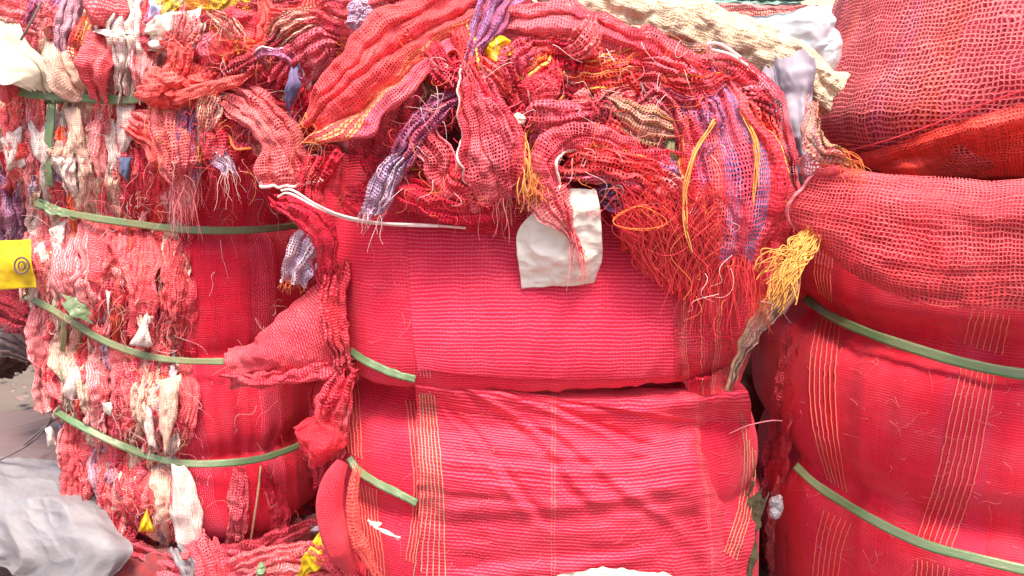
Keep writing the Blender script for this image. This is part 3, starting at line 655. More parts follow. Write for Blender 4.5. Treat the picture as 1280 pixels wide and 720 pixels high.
patch('net_panel', None, None, [[(508,270,.012),(600,276,.012),(720,280,.012),(850,276,.01)],[(511,340,.008),(600,340,.008),(720,340,.008),(850,340,.006)],[(516,420,.007),(600,420,.007),(720,420,.007),(850,420,.005)],[(522,462,.006),(600,470,.006),(720,474,.006),(850,470,.004)]],
      net('net_front_panel', (0.82,0.03,0.08), (0.86,0.065,0.13), pu=0.0075, pv=0.0078, cu=0.30, cv=0.58, holes=False, hole_col=(0.66,0.008,0.04), jit=0.2, drift=0.8, dusty=0.4, dust=(0.88,0.15,0.22), var=0.12, sheen=0.12), parent=CB, M=110, K=150, conform=([0], 0.006), wr=0.0022, wrs=9, rid=0.0012, aniso=(1.2,0.4,1), seed=31)
# folded edge of the wrapper above the big front panel
patch('net_hood', None, None, [[(400,188,0.02),(470,196,0.04),(560,205,0.05),(640,215,0.04),(700,222,0.03)],[(398,236,0.02),(470,246,0.032),(560,250,0.04),(640,258,0.035),(700,262,0.02)],[(430,266,0.016),(480,280,0.024),(570,288,0.028),(640,294,0.020),(700,284,0.01)]], m_gdark, parent=CB, M=60, K=110, wr=0.008, wrs=18, rid=0.004)
patch('net_side', None, None, [[(838,250,0.010),(900,250,0.012),(955,250,0.010)],[(840,330,0.010),(900,340,0.012),(958,330,0.010)],[(842,420,0.008),(895,420,0.010),(945,420,0.008)],[(846,488,0.004),(892,492,0.006),(922,486,0.004)]],
      net('net_side_stripes', RED, RED, [(0.0,RED),(0.35,(0.82,0.22,0.12)),(0.45,RED),(0.6,CRIM),(0.75,(0.82,0.16,0.12))], band=0.09, pu=0.0065, pv=0.0085, cu=0.45, cv=0.45, dusty=0.2, jit=0.2), parent=CB, M=90, K=60, wr=0.003, conform=([0], 0.008))
strap('strap', [(437,438),(455,450),(480,462),(500,469),(519,474)], m_strap, CB, which=[0], lift=0.005, w=0.018)
strap('strap', [(436,572),(448,588),(470,603),(498,617),(521,629)], m_strap, CB, which=[0], lift=0.011, w=0.018)

# ------------------------------------------------------------------ parts of the right bale
strap('strap', [(1006,372),(1040,396),(1090,418),(1150,438),(1210,455),(1280,468),(1360,474),(1450,470),(1560,450),(1670,408)], m_strap, RB, which=[2], lift=0.010, w=0.023)
strap('strap', [(994,582),(1020,606),(1060,632),(1110,660),(1160,682),(1220,698),(1290,714),(1360,721),(1450,716),(1560,690),(1670,632)], m_strap, RB, which=[2], lift=0.009, w=0.022)
for k_, q in enumerate(([[(1022,300,.006),(1042,306,.006)],[(1018,340,.006),(1038,350,.006)],[(1024,366,.006),(1040,378,.006)]],
          [[(1024,392,.006),(1050,402,.006)],[(1012,460,.006),(1044,465,.006)],[(1016,530,.006),(1046,535,.006)],[(1034,600,.006),(1058,616,.006)]],
          [[(1216,385,.006),(1262,395,.006)],[(1205,430,.006),(1252,444,.006)]],
          [[(1203,452,.006),(1244,462,.006)],[(1188,520,.006),(1232,530,.006)],[(1170,600,.006),(1216,606,.006)],[(1144,680,.006),(1186,694,.006)]],
          [[(1030,638,.006),(1064,654,.006)],[(1020,680,.006),(1052,690,.006)],[(1012,770,.006),(1040,770,.006)]],
          [[(1146,698,.006),(1186,710,.006)],[(1144,770,.006),(1182,770,.006)]])):
    thread_band(q, 7 if k_ in (2,3,5) else 6, RB, seed=k_)
for q in ([[(972,440,.006),(1000,430,.01)],[(964,520,.006),(990,520,.01)],[(958,600,.006),(984,600,.01)],[(956,700,.006),(984,700,.01)],[(956,770,.006),(984,770,.01)]],):
    patch('net_edge', None, None, q, m_grose, parent=RB, M=90, K=24, wr=0.007, wrs=30)
rag('fabric_strip', None, None, [(984,420,.02),(974,500,.02),(966,570,.02)], [10,16,12], m_gmar, parent=RB, n=2, amp=0.004)
rag('fabric_strip', None, None, [(976,600,.02),(966,660,.02),(968,740,.02)], [12,18,14], m_gpink, parent=RB, n=2, amp=0.004)
rag('fabric_strip', None, None, [(962,560,.02),(958,620,.02),(960,700,.02)], [12,14,12], m_grose, parent=RB, n=2, amp=0.004)

# ------------------------------------------------------------------ left bale: compressed strips between the straps
def interp(xs, ys): return lambda x: float(np.interp(x, xs, ys))
lines = [interp([0, 400], [-10, 20]), interp([0, 70, 190, 400], [112, 120, 124, 135]), interp([0, 50, 130, 220, 300, 370], [248, 258, 272, 284, 286, 282]),
         interp([30, 75, 120, 200, 270], [366, 394, 422, 444, 451]), interp([60, 130, 180, 240, 300, 375], [508, 546, 566, 578, 575, 556]), interp([110, 160, 230, 400], [628, 662, 690, 690]), interp([0, 400], [760, 760])]
def fine(name, w_, f_, h_, d_): return net(name, w_, f_, pu=0.0034, pv=0.0042, cu=0.62, cv=0.55, holes=False, hole_col=h_, dusty=0.45, dust=d_, jit=0.45, bump=0.8, sheen=0.05)
strip_m = dict(pinkn=m_gpink, redn=m_gauze, rosen=m_grose, crim=m_gdark, coral=m_gcor, purp=m_gpur, cream=m_gbei, lav=m_glav,
    white=fine('net_white_strip', (0.80,0.70,0.62), (0.78,0.56,0.52), (0.62,0.34,0.31), WHITE), pinkc=fine('net_pink_strip', (0.84,0.36,0.36), (0.82,0.18,0.21), (0.68,0.09,0.11), (0.85,0.56,0.52)),
    redc=fine('net_red_strip', (0.82,0.06,0.085), (0.84,0.20,0.21), (0.62,0.02,0.035), (0.85,0.38,0.37)), beige=fine('net_beige_strip', (0.78,0.58,0.44), (0.76,0.42,0.34), (0.55,0.24,0.18), (0.8,0.66,0.55)),  # pale tint of the red strips paints in the washed-out haze
    orange=fine('net_orange_strip', (0.82,0.17,0.06), (0.80,0.08,0.05), (0.55,0.03,0.02), (0.84,0.3,0.2)), mauve=fine('net_mauve_strip', (0.46,0.26,0.34), (0.60,0.28,0.34), (0.3,0.12,0.17), (0.6,0.42,0.46)))
weights = [
    ['white','pinkc','beige','redc','redn','rosen','pinkc','white'],
    ['white','pinkc','beige','redc','redc','pinkc','white','pinkn','coral'],
    ['redc','pinkc','redc','redn','coral','white','pinkc','redc','beige','pinkn','white','redn'],
    ['pinkc','redc','redc','white','rosen','pinkc','redn','beige'],
    ['redc','rosen','pinkc','beige','redc','redn','pinkc','mauve'],
    ['rosen','redc','redn','crim','pinkc']]
left_edge = interp([0, 230, 300, 400, 500, 600, 690, 760], [-20, -6, 26, 42, 64, 98, 140, 158])
rs = random.Random(5)
for sgi in range(6):
    y0f, y1f = lines[sgi], lines[sgi+1]
    xa = max(left_edge(0.5*(y0f(100)+y1f(100))), -14); x = xa; xend = 228 if sgi > 0 else 200
    while x < xend:
        wpx = rs.uniform(13, 30)
        for layer in range(2 if rs.random() < 0.7 else 1):
            key = rs.choice(weights[sgi])
            if x > 165 and rs.random() < 0.65: key = rs.choice(['redc','coral','rosen','redn','redc'])
            if sgi == 1 and 100 < x < 125: key = 'beige'
            if sgi == 4 and x > 190: key = 'beige' if rs.random() < .4 else 'redc'
            xc = x + rs.uniform(-3, 3); dx = rs.uniform(-16, 16); lf = rs.uniform(0.008, 0.018)
            y0, y1 = y0f(xc), y1f(xc)
            a0 = y0 + (rs.uniform(0, 0.4)*(y1-y0) if layer else 0); a1 = y1 - (rs.uniform(0, 0.4)*(y1-y0) if layer else 0)
            xs_ = [xc+dx*0.2, xc+dx*0.7+rs.uniform(-3, 3), xc+dx+rs.uniform(-4, 4), xc+dx*0.5, xc]
            lo = [0.004, lf, lf+0.012, lf, 0.004]
            pts = [(xs_[i], a0+(a1-a0)*i/4, lo[i]+0.012*layer) for i in range(5)]
            ws = [wpx*1.1, wpx*1.5, wpx*rs.uniform(1.2, 1.9), wpx*1.4, wpx*1.0]
            if layer: ws = [4, wpx, wpx*1.1, wpx*0.7, 3] if rs.random() < .5 else [wpx, wpx*0.9, wpx*.7, 6, 3]
            rag('fabric_strip', None, None, pts, ws, strip_m[key], parent=LB, n=rs.choice([2, 3, 4, 5]), amp=0.0042, arc=rs.uniform(0.1, 0.5), deep=0.25, K=30, M=60, wr=0.005, wrs=60, edge=0.4, roll=rs.uniform(-22, 22), endj=0.02, over=0.8)
        x += wpx*0.62
# small torn shreds squeezed between the strips
for k in range(110):
    y = rs.uniform(135, 680); x = rs.uniform(left_edge(y)+6, 226); key = rs.choice(['white','pinkc','redc','redn','pinkn','rosen','beige','redc','redc','orange','lav','pinkc'])
    dx, dy = rs.uniform(-9, 9), rs.uniform(22, 60)
    rag('torn_shred', None, None, [(x, y, 0.020), (x+dx*.6, y+dy*.5, 0.030), (x+dx, y+dy, 0.020)], [rs.uniform(4, 12), rs.uniform(7, 16), rs.uniform(2, 8)], strip_m[key], parent=LB, n=rs.choice([1, 2, 3]), amp=0.004, arc=0.5, deep=0.3, K=18, M=34, wr=0.005, wrs=70, edge=0.5, roll=rs.uniform(-30, 30), endj=0.02)
# loose fibres all over the strips
ls = []; rg = np.random.default_rng(4)
for k in range(800):
    y = rg.uniform(20, 690); x = rg.uniform(max(0, left_edge(y)), 235 if rg.random() < .8 else 380)
    d = depth(x, y) ; 
    if d is None: continue
    p = at(x, y, d-0.045); t = np.linspace(0, 1, 14)[:, None]; Lk = rg.uniform(0.02, 0.09); di = unit(rg.normal(0, 1, 3)*np.array([1, .3, 1.4]))
    ls.append(p+di*Lk*t+np.sin(t*rg.uniform(2, 12, 3)+rg.uniform(0, 6, 3))*rg.uniform(0.002, 0.012)+np.array([0, 0, -0.02])*t*t)
for i, (mm, nm) in enumerate(((t_white, 0), (t_pink, 0), (t_red, 0), (t_tan, 0))):
    o = tubes('loose_threads', ls[i::4], 0.0006, mm, LB, sides=3, taper=True); tag(o, kind='stuff')
def lint(parent, box, n, which, seed):
    rg_ = np.random.default_rng(seed); L1 = []
    for k in range(n):
        x, y = rg_.uniform(box[0], box[1]), rg_.uniform(box[2], box[3]); d = depth(x, y, which)
        if d is None: continue
        a_ = rg_.uniform(0, 3.14); l_ = rg_.uniform(5, 34); t_ = np.linspace(0, 1, 9)
        xs_ = x+l_*np.cos(a_)*t_+rg_.uniform(1, 5)*np.sin(t_*rg_.uniform(2, 6)); ys_ = y+l_*np.sin(a_)*t_+rg_.uniform(1, 5)*np.sin(t_*rg_.uniform(2, 6)+1)
        dd = [depth(p, q, which) or d for p, q in zip(xs_, ys_)]
        L1.append(at(xs_, ys_, np.array(dd)-0.0035))
    tag(tubes('lint', L1, 0.00045, t_pink, parent, sides=3, taper=True), kind='stuff')
lint(CB, (420, 930, 300, 712), 150, [0, 10], 61); lint(RB, (985, 1275, 395, 712), 110, [2], 62)
# the net side of the left bale gets a few hanging folds
for q, mm in (([(238,200,.004),(234,250,.01),(236,284,.006)], m_gcor), ([(232,300,.004),(228,370,.012),(232,440,.004)], m_gauze), ([(370,300,.01),(384,360,.016),(380,440,.01)], m_gmar), ([(388,470,.01),(392,520,.014),(384,570,.01)], m_gmar), ([(330,590,.004),(352,640,.012),(340,690,.006)], m_gdark), ([(300,590,.004),(296,640,.01),(290,690,.006)], m_grose), ([(385,590,.004),(394,640,.012),(396,690,.006)], m_gmar)):
    rag('net_fold', None, None, q, [16,30,18], mm, parent=LB, n=3, amp=0.005, arc=0.8)
strap('strap', [(6,112),(60,120),(110,123),(155,125),(192,122)], m_strap, LB, lift=0.085, which=[1], w=0.021)
strap('strap', [(44,254),(75,264),(115,272),(170,280),(230,287),(300,288),(345,285),(376,281)], m_strapd, LB, lift=0.044, which=[1], w=0.019, label='dusty olive green strap')
strap('strap', [(32,370),(60,384),(90,402),(130,426),(180,444),(230,451),(280,452)], m_strapd, LB, lift=0.044, which=[1], w=0.018, label='dusty olive green strap')
strap('strap', [(60,508),(100,532),(150,556),(200,574),(250,580),(310,576),(350,566),(385,552)], m_strap, LB, lift=0.044, which=[1], w=0.019)
strap('strap', [(110,640),(150,660),(190,672)], m_strapd, LB, lift=0.036, which=[1], w=0.013)
strap('vertical_strap', [(66,122),(62,160),(60,200),(62,232)], m_strap, LB, lift=0.045, which=[1], w=0.019, tilt=20)
strap('vertical_strap', [(78,392),(80,420),(77,450),(80,476)], m_strapd, LB, lift=0.045, which=[1], w=0.015, tilt=30)
# knots where straps are tied
for (x, y, s) in ((70,121,0.9),(96,386,0.5)):
    d = depth(x, y, [1]) - 0.055; L_ = []
    t = np.linspace(0, 2*math.pi, 30); c = at(x, y, d)
    Pk = np.stack([c + s*np.array([0.020*math.sin(u)+0.012*math.sin(2*u), -0.008*math.cos(3*u), 0.011*math.sin(2*u+.6)]) for u in t])
    T = unit(np.gradient(Pk, axis=0)); sd_ = unit(np.cross(T, unit(Pk-O))); 
    Q = Pk[:, None]+sd_[:, None]*(np.array([-1, 0, 1])*0.007*s)[None, :, None]
    grid_obj('strap_knot', Q, arc_uv(Q), m_strap, LB, thick=0.0015)
rag('strap_end', None, None, [(84,376,.05),(98,386,.06),(112,398,.05)], [12,17,6], m_strap, parent=LB, n=0, amp=0.001, arc=0.3, K=12)
rag('strap_end', None, None, [(52,256,.05),(70,264,.06),(94,270,.05)], [10,14,6], m_strap, parent=LB, n=0, amp=0.001, arc=0.3, K=12)
tubes('tie_cord', [crom(resolve([(326,582,.012),(322,620,.02),(316,660,.02),(312,684,.02)]), 30)], 0.003, t_tan, LB, sides=6)
m_gred2 = net('net_vivid_red', (0.80,0.02,0.02), (0.80,0.05,0.03), pu=0.005, pv=0.005, cu=0.6, cv=0.6, dusty=0.1, holes=False, hole_col=(0.6,0.008,0.01))

# ------------------------------------------------------------------ the loose rags on the middle bale
R = rag
R('rag','broad coral rag with yellow checked edge sweeping down left of the heap','rag',[(625,-6,1.70),(560,22,1.64),(505,60,1.60),(462,100,1.57),(425,130,1.56),(392,158,1.57)],[50,74,90,100,92,44],net('net_coral_banded',CORAL,(0.86,0.07,0.085),[(0.0,CORAL),(0.62,(0.84,0.36,0.12)),(0.655,CORAL),(0.675,(0.84,0.36,0.12)),(0.71,CORAL),(0.73,(0.84,0.36,0.12)),(0.765,CORAL),(0.785,(0.84,0.36,0.12)),(0.82,(0.70,0.10,0.22)),(0.94,CORAL)],band=0.26,pu=0.0048,pv=0.0048,cu=0.68,cv=0.62,dusty=0.35,dust=(0.86,0.2,0.17),fixed=True,var=0.12),n=4,wr=0.005,cloth_w=0.26,edge=0.35,amp=0.011,arc=0.6,deep=0.3,roll=[0,5,15],hem_end=('E',t_org),hem_rad=0.0012,fringe=16,fr_mat=t_org,K=90,over=0.8,seed=12)
R('rag','crimson rag filling the hollow under the broad coral rag','rag',[(560,60,1.72),(530,100,1.70),(505,140,1.69),(480,200,1.70)],[80,100,110,80],m_gdark,n=5,amp=0.014,arc=0.6,seed=6)
R('rag','bright crimson folded net rolled along the crest of the heap','rag',[(600,40,1.72),(660,36,1.70),(730,44,1.69),(800,66,1.68),(870,98,1.68)],[34,60,66,60,40],m_gauze,n=4,amp=0.012,arc=1.5,deep=0.9,K=70,seed=31)
R('rag','second red net fold just below the crest of the heap','rag',[(630,64,1.70),(690,62,1.67),(750,76,1.66),(800,90,1.66)],[26,34,34,24],m_gcor,n=3,amp=0.009,arc=1.5,seed=33)
R('rag','orange and yellow striped net tucked under the crimson crest','rag',[(722,96,1.66),(760,92,1.64),(800,78,1.65),(836,70,1.67)],[34,42,34,16],m_gorn,n=4,amp=0.007,arc=0.9,seed=41,fringe=20,fr_mat=t_yel)
R('rag','purple and blue rag knotted at the top centre of the heap','rag',[(632,-8,1.72),(612,20,1.66),(598,48,1.63),(590,74,1.62)],[60,46,30,16],m_gpur,n=4,amp=0.009,arc=1.0,seed=43,fringe=18,fr_mat=t_pink)
R('rag','orange net strip beside the knotted purple rag','rag',[(572,18,1.68),(578,50,1.63),(586,80,1.61),(596,98,1.61)],[28,32,26,12],m_gyel,n=3,amp=0.007,arc=1.0,seed=44,fringe=16,fr_mat=t_org)
R('rag','red rag gathered at a knot and flaring down over the centre','rag',[(588,92,1.62),(596,125,1.585),(612,165,1.57),(622,205,1.57),(628,238,1.59)],[16,48,72,84,70],m_gauze,n=4,amp=0.010,arc=1.1,deep=0.5,hem=('L',t_white),hem_rad=0.002,K=70,seed=45,fringe=24,fr_mat=t_pink)
R('rag','pleated pink lined rag hanging right of the knot','rag',[(606,100,1.60),(618,135,1.57),(634,170,1.56),(640,206,1.57)],[20,34,36,26],m_grose,n=3,amp=0.008,arc=1.1,seed=46)
R('rag','crimson rag running from the knot toward the upper left','rag',[(585,98,1.62),(560,90,1.64),(530,72,1.67),(510,64,1.68)],[22,52,50,30],m_gdark,n=4,amp=0.009,arc=1.0,seed=47)
R('rag','dull purple rag hanging left of the central knot','rag',[(576,112,1.63),(548,135,1.61),(524,160,1.60),(506,190,1.61),(500,206,1.62)],[20,30,36,34,24],net('net_dull_purple',(0.45,0.07,0.16),(0.32,0.10,0.24),[(0.0,(0.45,0.07,0.16)),(0.5,PURP),(0.8,ROSE)],band=0.07,pu=0.005,pv=0.0055,dusty=0.3,dust=(0.6,0.2,0.3)),n=4,amp=0.008,arc=1.0,seed=48,fringe=10,fr_mat=t_white)
R('rag','white and lavender striped rag end above the bale front','rag',[(506,192,1.62),(490,212,1.60),(478,236,1.60),(468,262,1.61)],[18,30,36,30],m_glav,n=4,amp=0.008,arc=1.1,seed=49,fringe=14,fr_mat=t_white)
R('rag','curled red rag with pale hems below the purple rag','rag',[(530,170,1.62),(548,195,1.60),(552,222,1.60),(580,240,1.60),(590,262,1.62)],[36,42,36,34,24],m_gauze,n=3,amp=0.009,arc=1.3,hem=('LR',t_pink),hem_rad=0.002,seed=50)
R('rag','red roll lying under the curled rag with pale hems','rag',[(500,236,1.63),(530,250,1.61),(570,262,1.61),(610,262,1.62)],[26,40,40,26],m_gdark,n=3,amp=0.008,arc=1.5,seed=51)
R('rag','dark purple scrap framed by olive hems under the flaring rag','rag',[(580,190,1.62),(590,212,1.60),(602,230,1.60),(618,240,1.61)],[22,34,32,16],m_gmar,n=2,amp=0.006,arc=1.0,hem=('LR',t_tan),hem_rad=0.0025,seed=52,fringe=8,fr_mat=t_tan)
R('rag','maroon net strip left of the curled rag','rag',[(560,150,1.64),(536,175,1.63),(540,205,1.62),(560,235,1.63)],[22,30,30,22],m_gmar,n=3,amp=0.008,arc=1.2,seed=53)
wad('rag','small round ball of red netting in the dark hollow','rag',673,114,1.63,24,20,m_gauze,h=0.95,amp=0.006,freq=60,seed=3)
R('rag','purplish pod-shaped rag below the red ball','rag',[(648,148,1.63),(672,146,1.60),(705,146,1.60),(738,142,1.63)],[14,34,34,12],m_grose,n=3,amp=0.005,arc=1.4,deep=0.8,seed=54)
R('rag','thin crimson fold behind the pod-shaped rag','rag',[(700,110,1.68),(730,120,1.66),(770,126,1.66)],[22,30,16],m_gdark,n=3,amp=0.007,arc=1.2,seed=55)
R('rag','olive striped lens-shaped rag right of centre','rag',[(738,118,1.65),(775,138,1.61),(815,158,1.60),(856,164,1.63)],[14,38,42,14],m_goli,n=4,amp=0.007,arc=1.2,deep=0.6,seed=56)
R('rag','beige crumpled scrap left of the orange striped net','rag',[(664,62,1.69),(690,78,1.66),(712,94,1.66)],[16,26,18],m_gbei,n=3,amp=0.007,arc=1.0,seed=57)
wad('rag','little pink beige knot of net near the pod-shaped rag','rag',727,124,1.62,12,11,m_gpink,h=0.9,amp=0.005,freq=70,seed=8)
R('rag','long red rag arching over the right shoulder of the heap','rag',[(770,88,1.67),(820,100,1.64),(856,128,1.62),(876,170,1.61),(868,210,1.62),(850,250,1.63)],[34,50,56,52,44,26],m_gauze,n=5,amp=0.011,arc=1.2,deep=0.6,K=70,seed=58)
R('rag','deep red fold inside the arching rag','rag',[(790,120,1.67),(830,130,1.65),(852,160,1.64),(846,200,1.65)],[24,34,34,24],m_gdark,n=3,amp=0.009,arc=1.2,seed=59)
R('rag','looped red roll with a white edge hanging beside the white paper','rag',[(812,196,1.62),(770,182,1.60),(725,168,1.585),(690,178,1.575),(676,205,1.57),(682,240,1.58),(700,262,1.60)],[18,30,34,36,34,30,20],m_gauze,n=2,amp=0.006,arc=1.4,deep=0.8,hem=('R',t_white),hem_rad=0.0028,K=50,seed=60)
R('rag','orange brown netting rolled inside the red loop','rag',[(706,204,1.61),(745,206,1.59),(790,214,1.585),(828,230,1.60)],[38,48,44,30],m_gyel,n=4,amp=0.008,arc=1.3,deep=0.8,cloth_w=0.13,seed=61)
R('rag','dark maroon fold under the olive striped rag','rag',[(720,182,1.63),(770,190,1.615),(830,204,1.62)],[20,22,16],m_gmar,n=2,amp=0.006,arc=1.4,seed=62)
R('rag','second red tube of net above the orange brown roll','rag',[(740,180,1.62),(790,196,1.60),(840,196,1.61)],[16,24,18],m_gauze,n=2,amp=0.005,arc=1.5,seed=63)
R('rag','pink knotted tuft at the end of the orange brown roll','rag',[(812,222,1.60),(838,232,1.58),(850,246,1.59)],[20,28,18],m_gpink,n=3,amp=0.007,arc=1.3,seed=64,fringe=26,fr_mat=t_red)
R('rag','dark purple scrap beside the green strip on the right of the heap','rag',[(815,196,1.61),(835,204,1.60),(850,216,1.60)],[14,18,12],m_gpur,n=2,amp=0.004,arc=1.0,seed=65)
R('rag','narrow olive green strip hanging in the hollow right of the loop','rag',[(838,176,1.61),(842,200,1.60),(846,225,1.60)],[10,12,10],cloth('olive_tape',(0.20,0.20,0.09),rough=0.6),n=1,amp=0.002,arc=0.8,seed=66)
# fan shaped striped cloth on the right
R('rag','fan-shaped net striped purple, blue, red and yellow hanging down the right corner','rag',[(884,96,1.65),(894,130,1.61),(906,175,1.585),(914,225,1.575),(914,270,1.58),(908,318,1.60)],[24,64,104,126,122,104],m_gblue,n=4,amp=0.006,arc=0.85,deep=0.35,cloth_w=0.27,K=110,over=0.15,wr=0.003,seed=67,fringe=110,fr_mat=t_red,fr_len=0.07)
R('rag','deep red outer fold behind the striped fan','rag',[(868,84,1.68),(915,92,1.66),(952,128,1.65),(972,180,1.65),(984,235,1.66),(990,300,1.68)],[36,50,48,42,38,28],m_gauze,n=4,amp=0.010,arc=1.0,K=60,seed=68)
R('rag','narrow orange red fold on the far right side of the heap','rag',[(930,100,1.66),(958,150,1.63),(966,210,1.62),(956,270,1.62),(946,320,1.63),(950,366,1.65)],[14,24,30,30,26,16],m_gor2,n=3,amp=0.006,arc=1.3,seed=69,fringe=20,fr_mat=t_org)
R('rag','blue grey fold at the top of the striped fan','rag',[(872,106,1.63),(884,130,1.60),(890,156,1.59),(880,190,1.59)],[18,30,30,18],m_gpur,n=3,amp=0.006,arc=1.0,seed=70)
# threads in yellow bundles on the fan
def bundle(name, label, cat, pts, n, spread, mat, rad=0.0011, seed=0, fray=0.0, parent=None, wob=0.004, group=None):
    C = crom(resolve(pts), 40); rg = np.random.default_rng(seed); L_ = []
    T = unit(np.gradient(C, axis=0)); sd_ = unit(np.cross(T, unit(C-O)))
    t = np.linspace(0, 1, 40)[:, None]
    for k in range(n):
        o_ = rg.uniform(-1, 1); f_ = rg.normal(0, 1)
        q = C + sd_*spread*(o_+ f_*fray*t**2) + wob*np.sin(t*rg.uniform(4, 16, 3)+rg.uniform(0, 6, 3)) - unit(C-O)*rg.uniform(0, 0.008)
        e = int(40*rg.uniform(0.75, 1.0)); L_.append(q[:max(e, 4)])
    o = tubes(name, L_, rad, mat, parent, sides=4)
    if parent is None: tag(o, label, cat, group)
    return o
bundle('thread_bundle','bundle of yellow threads down the left edge of the striped fan','threads',[(892,150,1.575),(868,190,1.56),(856,235,1.555),(855,280,1.56),(862,318,1.57)],6,0.006,t_yel,seed=1,wob=0.003)
bundle('thread_bundle','bright yellow thread stripe down the middle of the striped fan','threads',[(924,130,1.60),(942,170,1.56),(946,215,1.55),(940,290,1.56)],6,0.005,t_yel,rad=0.0011,seed=2,wob=0.002)
bundle('thread_bundle','yellow green threads hanging left of the red loop','threads',[(648,170,1.58),(656,200,1.56),(662,235,1.56),(660,270,1.575)],14,0.010,t_yel,seed=3,fray=1.0)
bundle('thread_bundle','red and orange threads spilling from the looped roll onto the paper','threads',[(672,190,1.575),(668,225,1.555),(672,255,1.56)],14,0.012,t_org,seed=4,fray=1.2)
o = bundle('thread_tuft','frayed yellow tuft hanging in the gap beside the right bale','threads',[(1020,292,1.50),(1002,316,1.47),(985,345,1.46),(968,388,1.47)],70,0.015,t_yel,rad=0.0012,seed=5,fray=0.75,wob=0.006)
bundle('thread_tuft','looser yellow threads reaching left from the frayed tuft','threads',[(1015,300,1.50),(990,316,1.47),(966,325,1.47),(955,352,1.49)],16,0.012,t_yel,rad=0.0010,seed=6,fray=1.0,wob=0.008)
# tangle of bright red and orange threads
rg = np.random.default_rng(9); Lr = []; Lo = []
for k in range(1100):
    u = rg.uniform(0, 1); cx = 775+130*rg.uniform(0, 1); y0 = 225+rg.uniform(0, 60); y1 = min(y0+rg.uniform(30, 110), 378-abs(cx-855)*0.55)
    t = np.linspace(0, 1, 16); x = cx+(860-cx)*0.35*t+rg.uniform(4, 16)*np.sin(t*rg.uniform(2, 9)+rg.uniform(0, 6)); y = y0+(y1-y0)*t
    ln = at(x, y, 1.60-rg.uniform(0, 0.05)+0.06*t); (Lo if rg.random() < .05 else Lr).append(ln)
tg = empty('thread_tangle', at(850, 375, 1.66), 'triangular tangle of bright red threads right of the white paper', 'threads')
tubes('red_threads', Lr, 0.0009, t_red, tg, sides=3); tubes('orange_threads', Lo, 0.0009, t_org, tg, sides=3)
t = np.linspace(0, 2*math.pi, 60)
R('rag','crumpled bright red net behind the red thread tangle','rag',[(800,236,1.66),(836,270,1.645),(856,310,1.65),(866,352,1.67)],[80,130,100,36],m_gred2,n=6,amp=0.012,arc=0.8,seed=71,K=80)
tubes('x', [], 0.001, t_org) if False else None
lp = [at(800+30*np.cos(t+k*.3)*(1-0.08*k)+8*np.sin(2*t), 272+(14+2*k)*np.sin(t+k*.3), 1.56+0.004*k) for k in range(2)]
tag(tubes('thread_loop', lp, 0.0010, t_org, sides=5), 'loose oval loops of orange thread in front of the red tangle', 'threads')
# white string and white paper
tag(tubes('string', [crom(resolve([(352,238,1.66),(366,238,1.64),(396,256,1.62),(430,270,1.61),(480,279,1.61),(530,281,1.62),(582,285,1.64)]), 60), crom(resolve([(348,246,1.66),(362,242,1.64),(398,260,1.62),(440,275,1.615),(490,281,1.615),(548,283,1.62)]), 60)], 0.0026, t_white, sides=6), 'white cord lying across the front of the middle bale', 'string')
o, P, N = patch('paper', 'crumpled off-white paper tag stuck on the front of the middle bale', 'paper',
    [[(700,240,1.60),(712,236,1.595),(728,236,1.59),(745,238,1.59)],[(664,268,1.61),(695,268,1.60),(722,266,1.59),(750,262,1.59)],[(645,294,1.625),(680,300,1.61),(716,300,1.605),(752,300,1.61)],[(648,328,1.64),(680,332,1.625),(716,330,1.62),(752,322,1.63)],[(652,360,1.665),(684,358,1.65),(716,356,1.65),(742,352,1.66)]], cloth('cream_white_tag',(0.84,0.77,0.70),(0.74,0.64,0.56),scale=22,rough=0.6,bump=0.4,sheen=0), M=80, K=80, wr=0.004, wrs=26, rid=0.004, thick=0.0008)
R('rag','frayed grey pink threads lying over the top of the paper tag','rag',[(676,235,1.585),(690,256,1.575),(706,276,1.575),(716,298,1.585)],[44,46,30,6],m_gpink,n=4,amp=0.005,arc=0.7,seed=72,fringe=40,fr_mat=t_pink)
R('rag','narrow red shred curling across the paper tag','rag',[(700,242,1.575),(708,262,1.57),(712,286,1.575),(722,306,1.58)],[12,12,10,4],m_gauze,n=2,amp=0.003,arc=1.3,seed=73,fringe=8,fr_mat=t_red)
wad('plastic_scrap','yellow plastic scrap folded into the top of the heap','scrap',622,62,1.63,20,16,m_yel,h=0.5,amp=0.006,freq=26,rot=20,seed=11)
tag(tubes('twig',[crom(resolve([(522,68,1.63),(540,82,1.61),(560,98,1.61)]),14)],[0.003],m_stick,sides=6,taper=True),'short dark twig left of the central knot','twig')
tag(tubes('twig',[crom(resolve([(800,104,1.63),(808,118,1.61),(818,134,1.61)]),14)],[0.003],m_stick,sides=6,taper=True),'thin brown twig above the olive striped rag','twig')
tag(tubes('cord',[crom(resolve([(885,54,1.66),(890,62,1.64),(912,68,1.62),(934,82,1.63)]),24),crom(resolve([(885,72,1.66),(886,56,1.64),(902,56,1.63),(926,72,1.62)]),24)],0.0032,t_white,sides=6),'knotted cream cord over the crest beside the rolled net','cord')
wad('scrap','small white shred of plastic in the dark hollow','scrap',648,150,1.60,9,9,m_paper,h=0.8,amp=0.004,freq=70,seed=5)

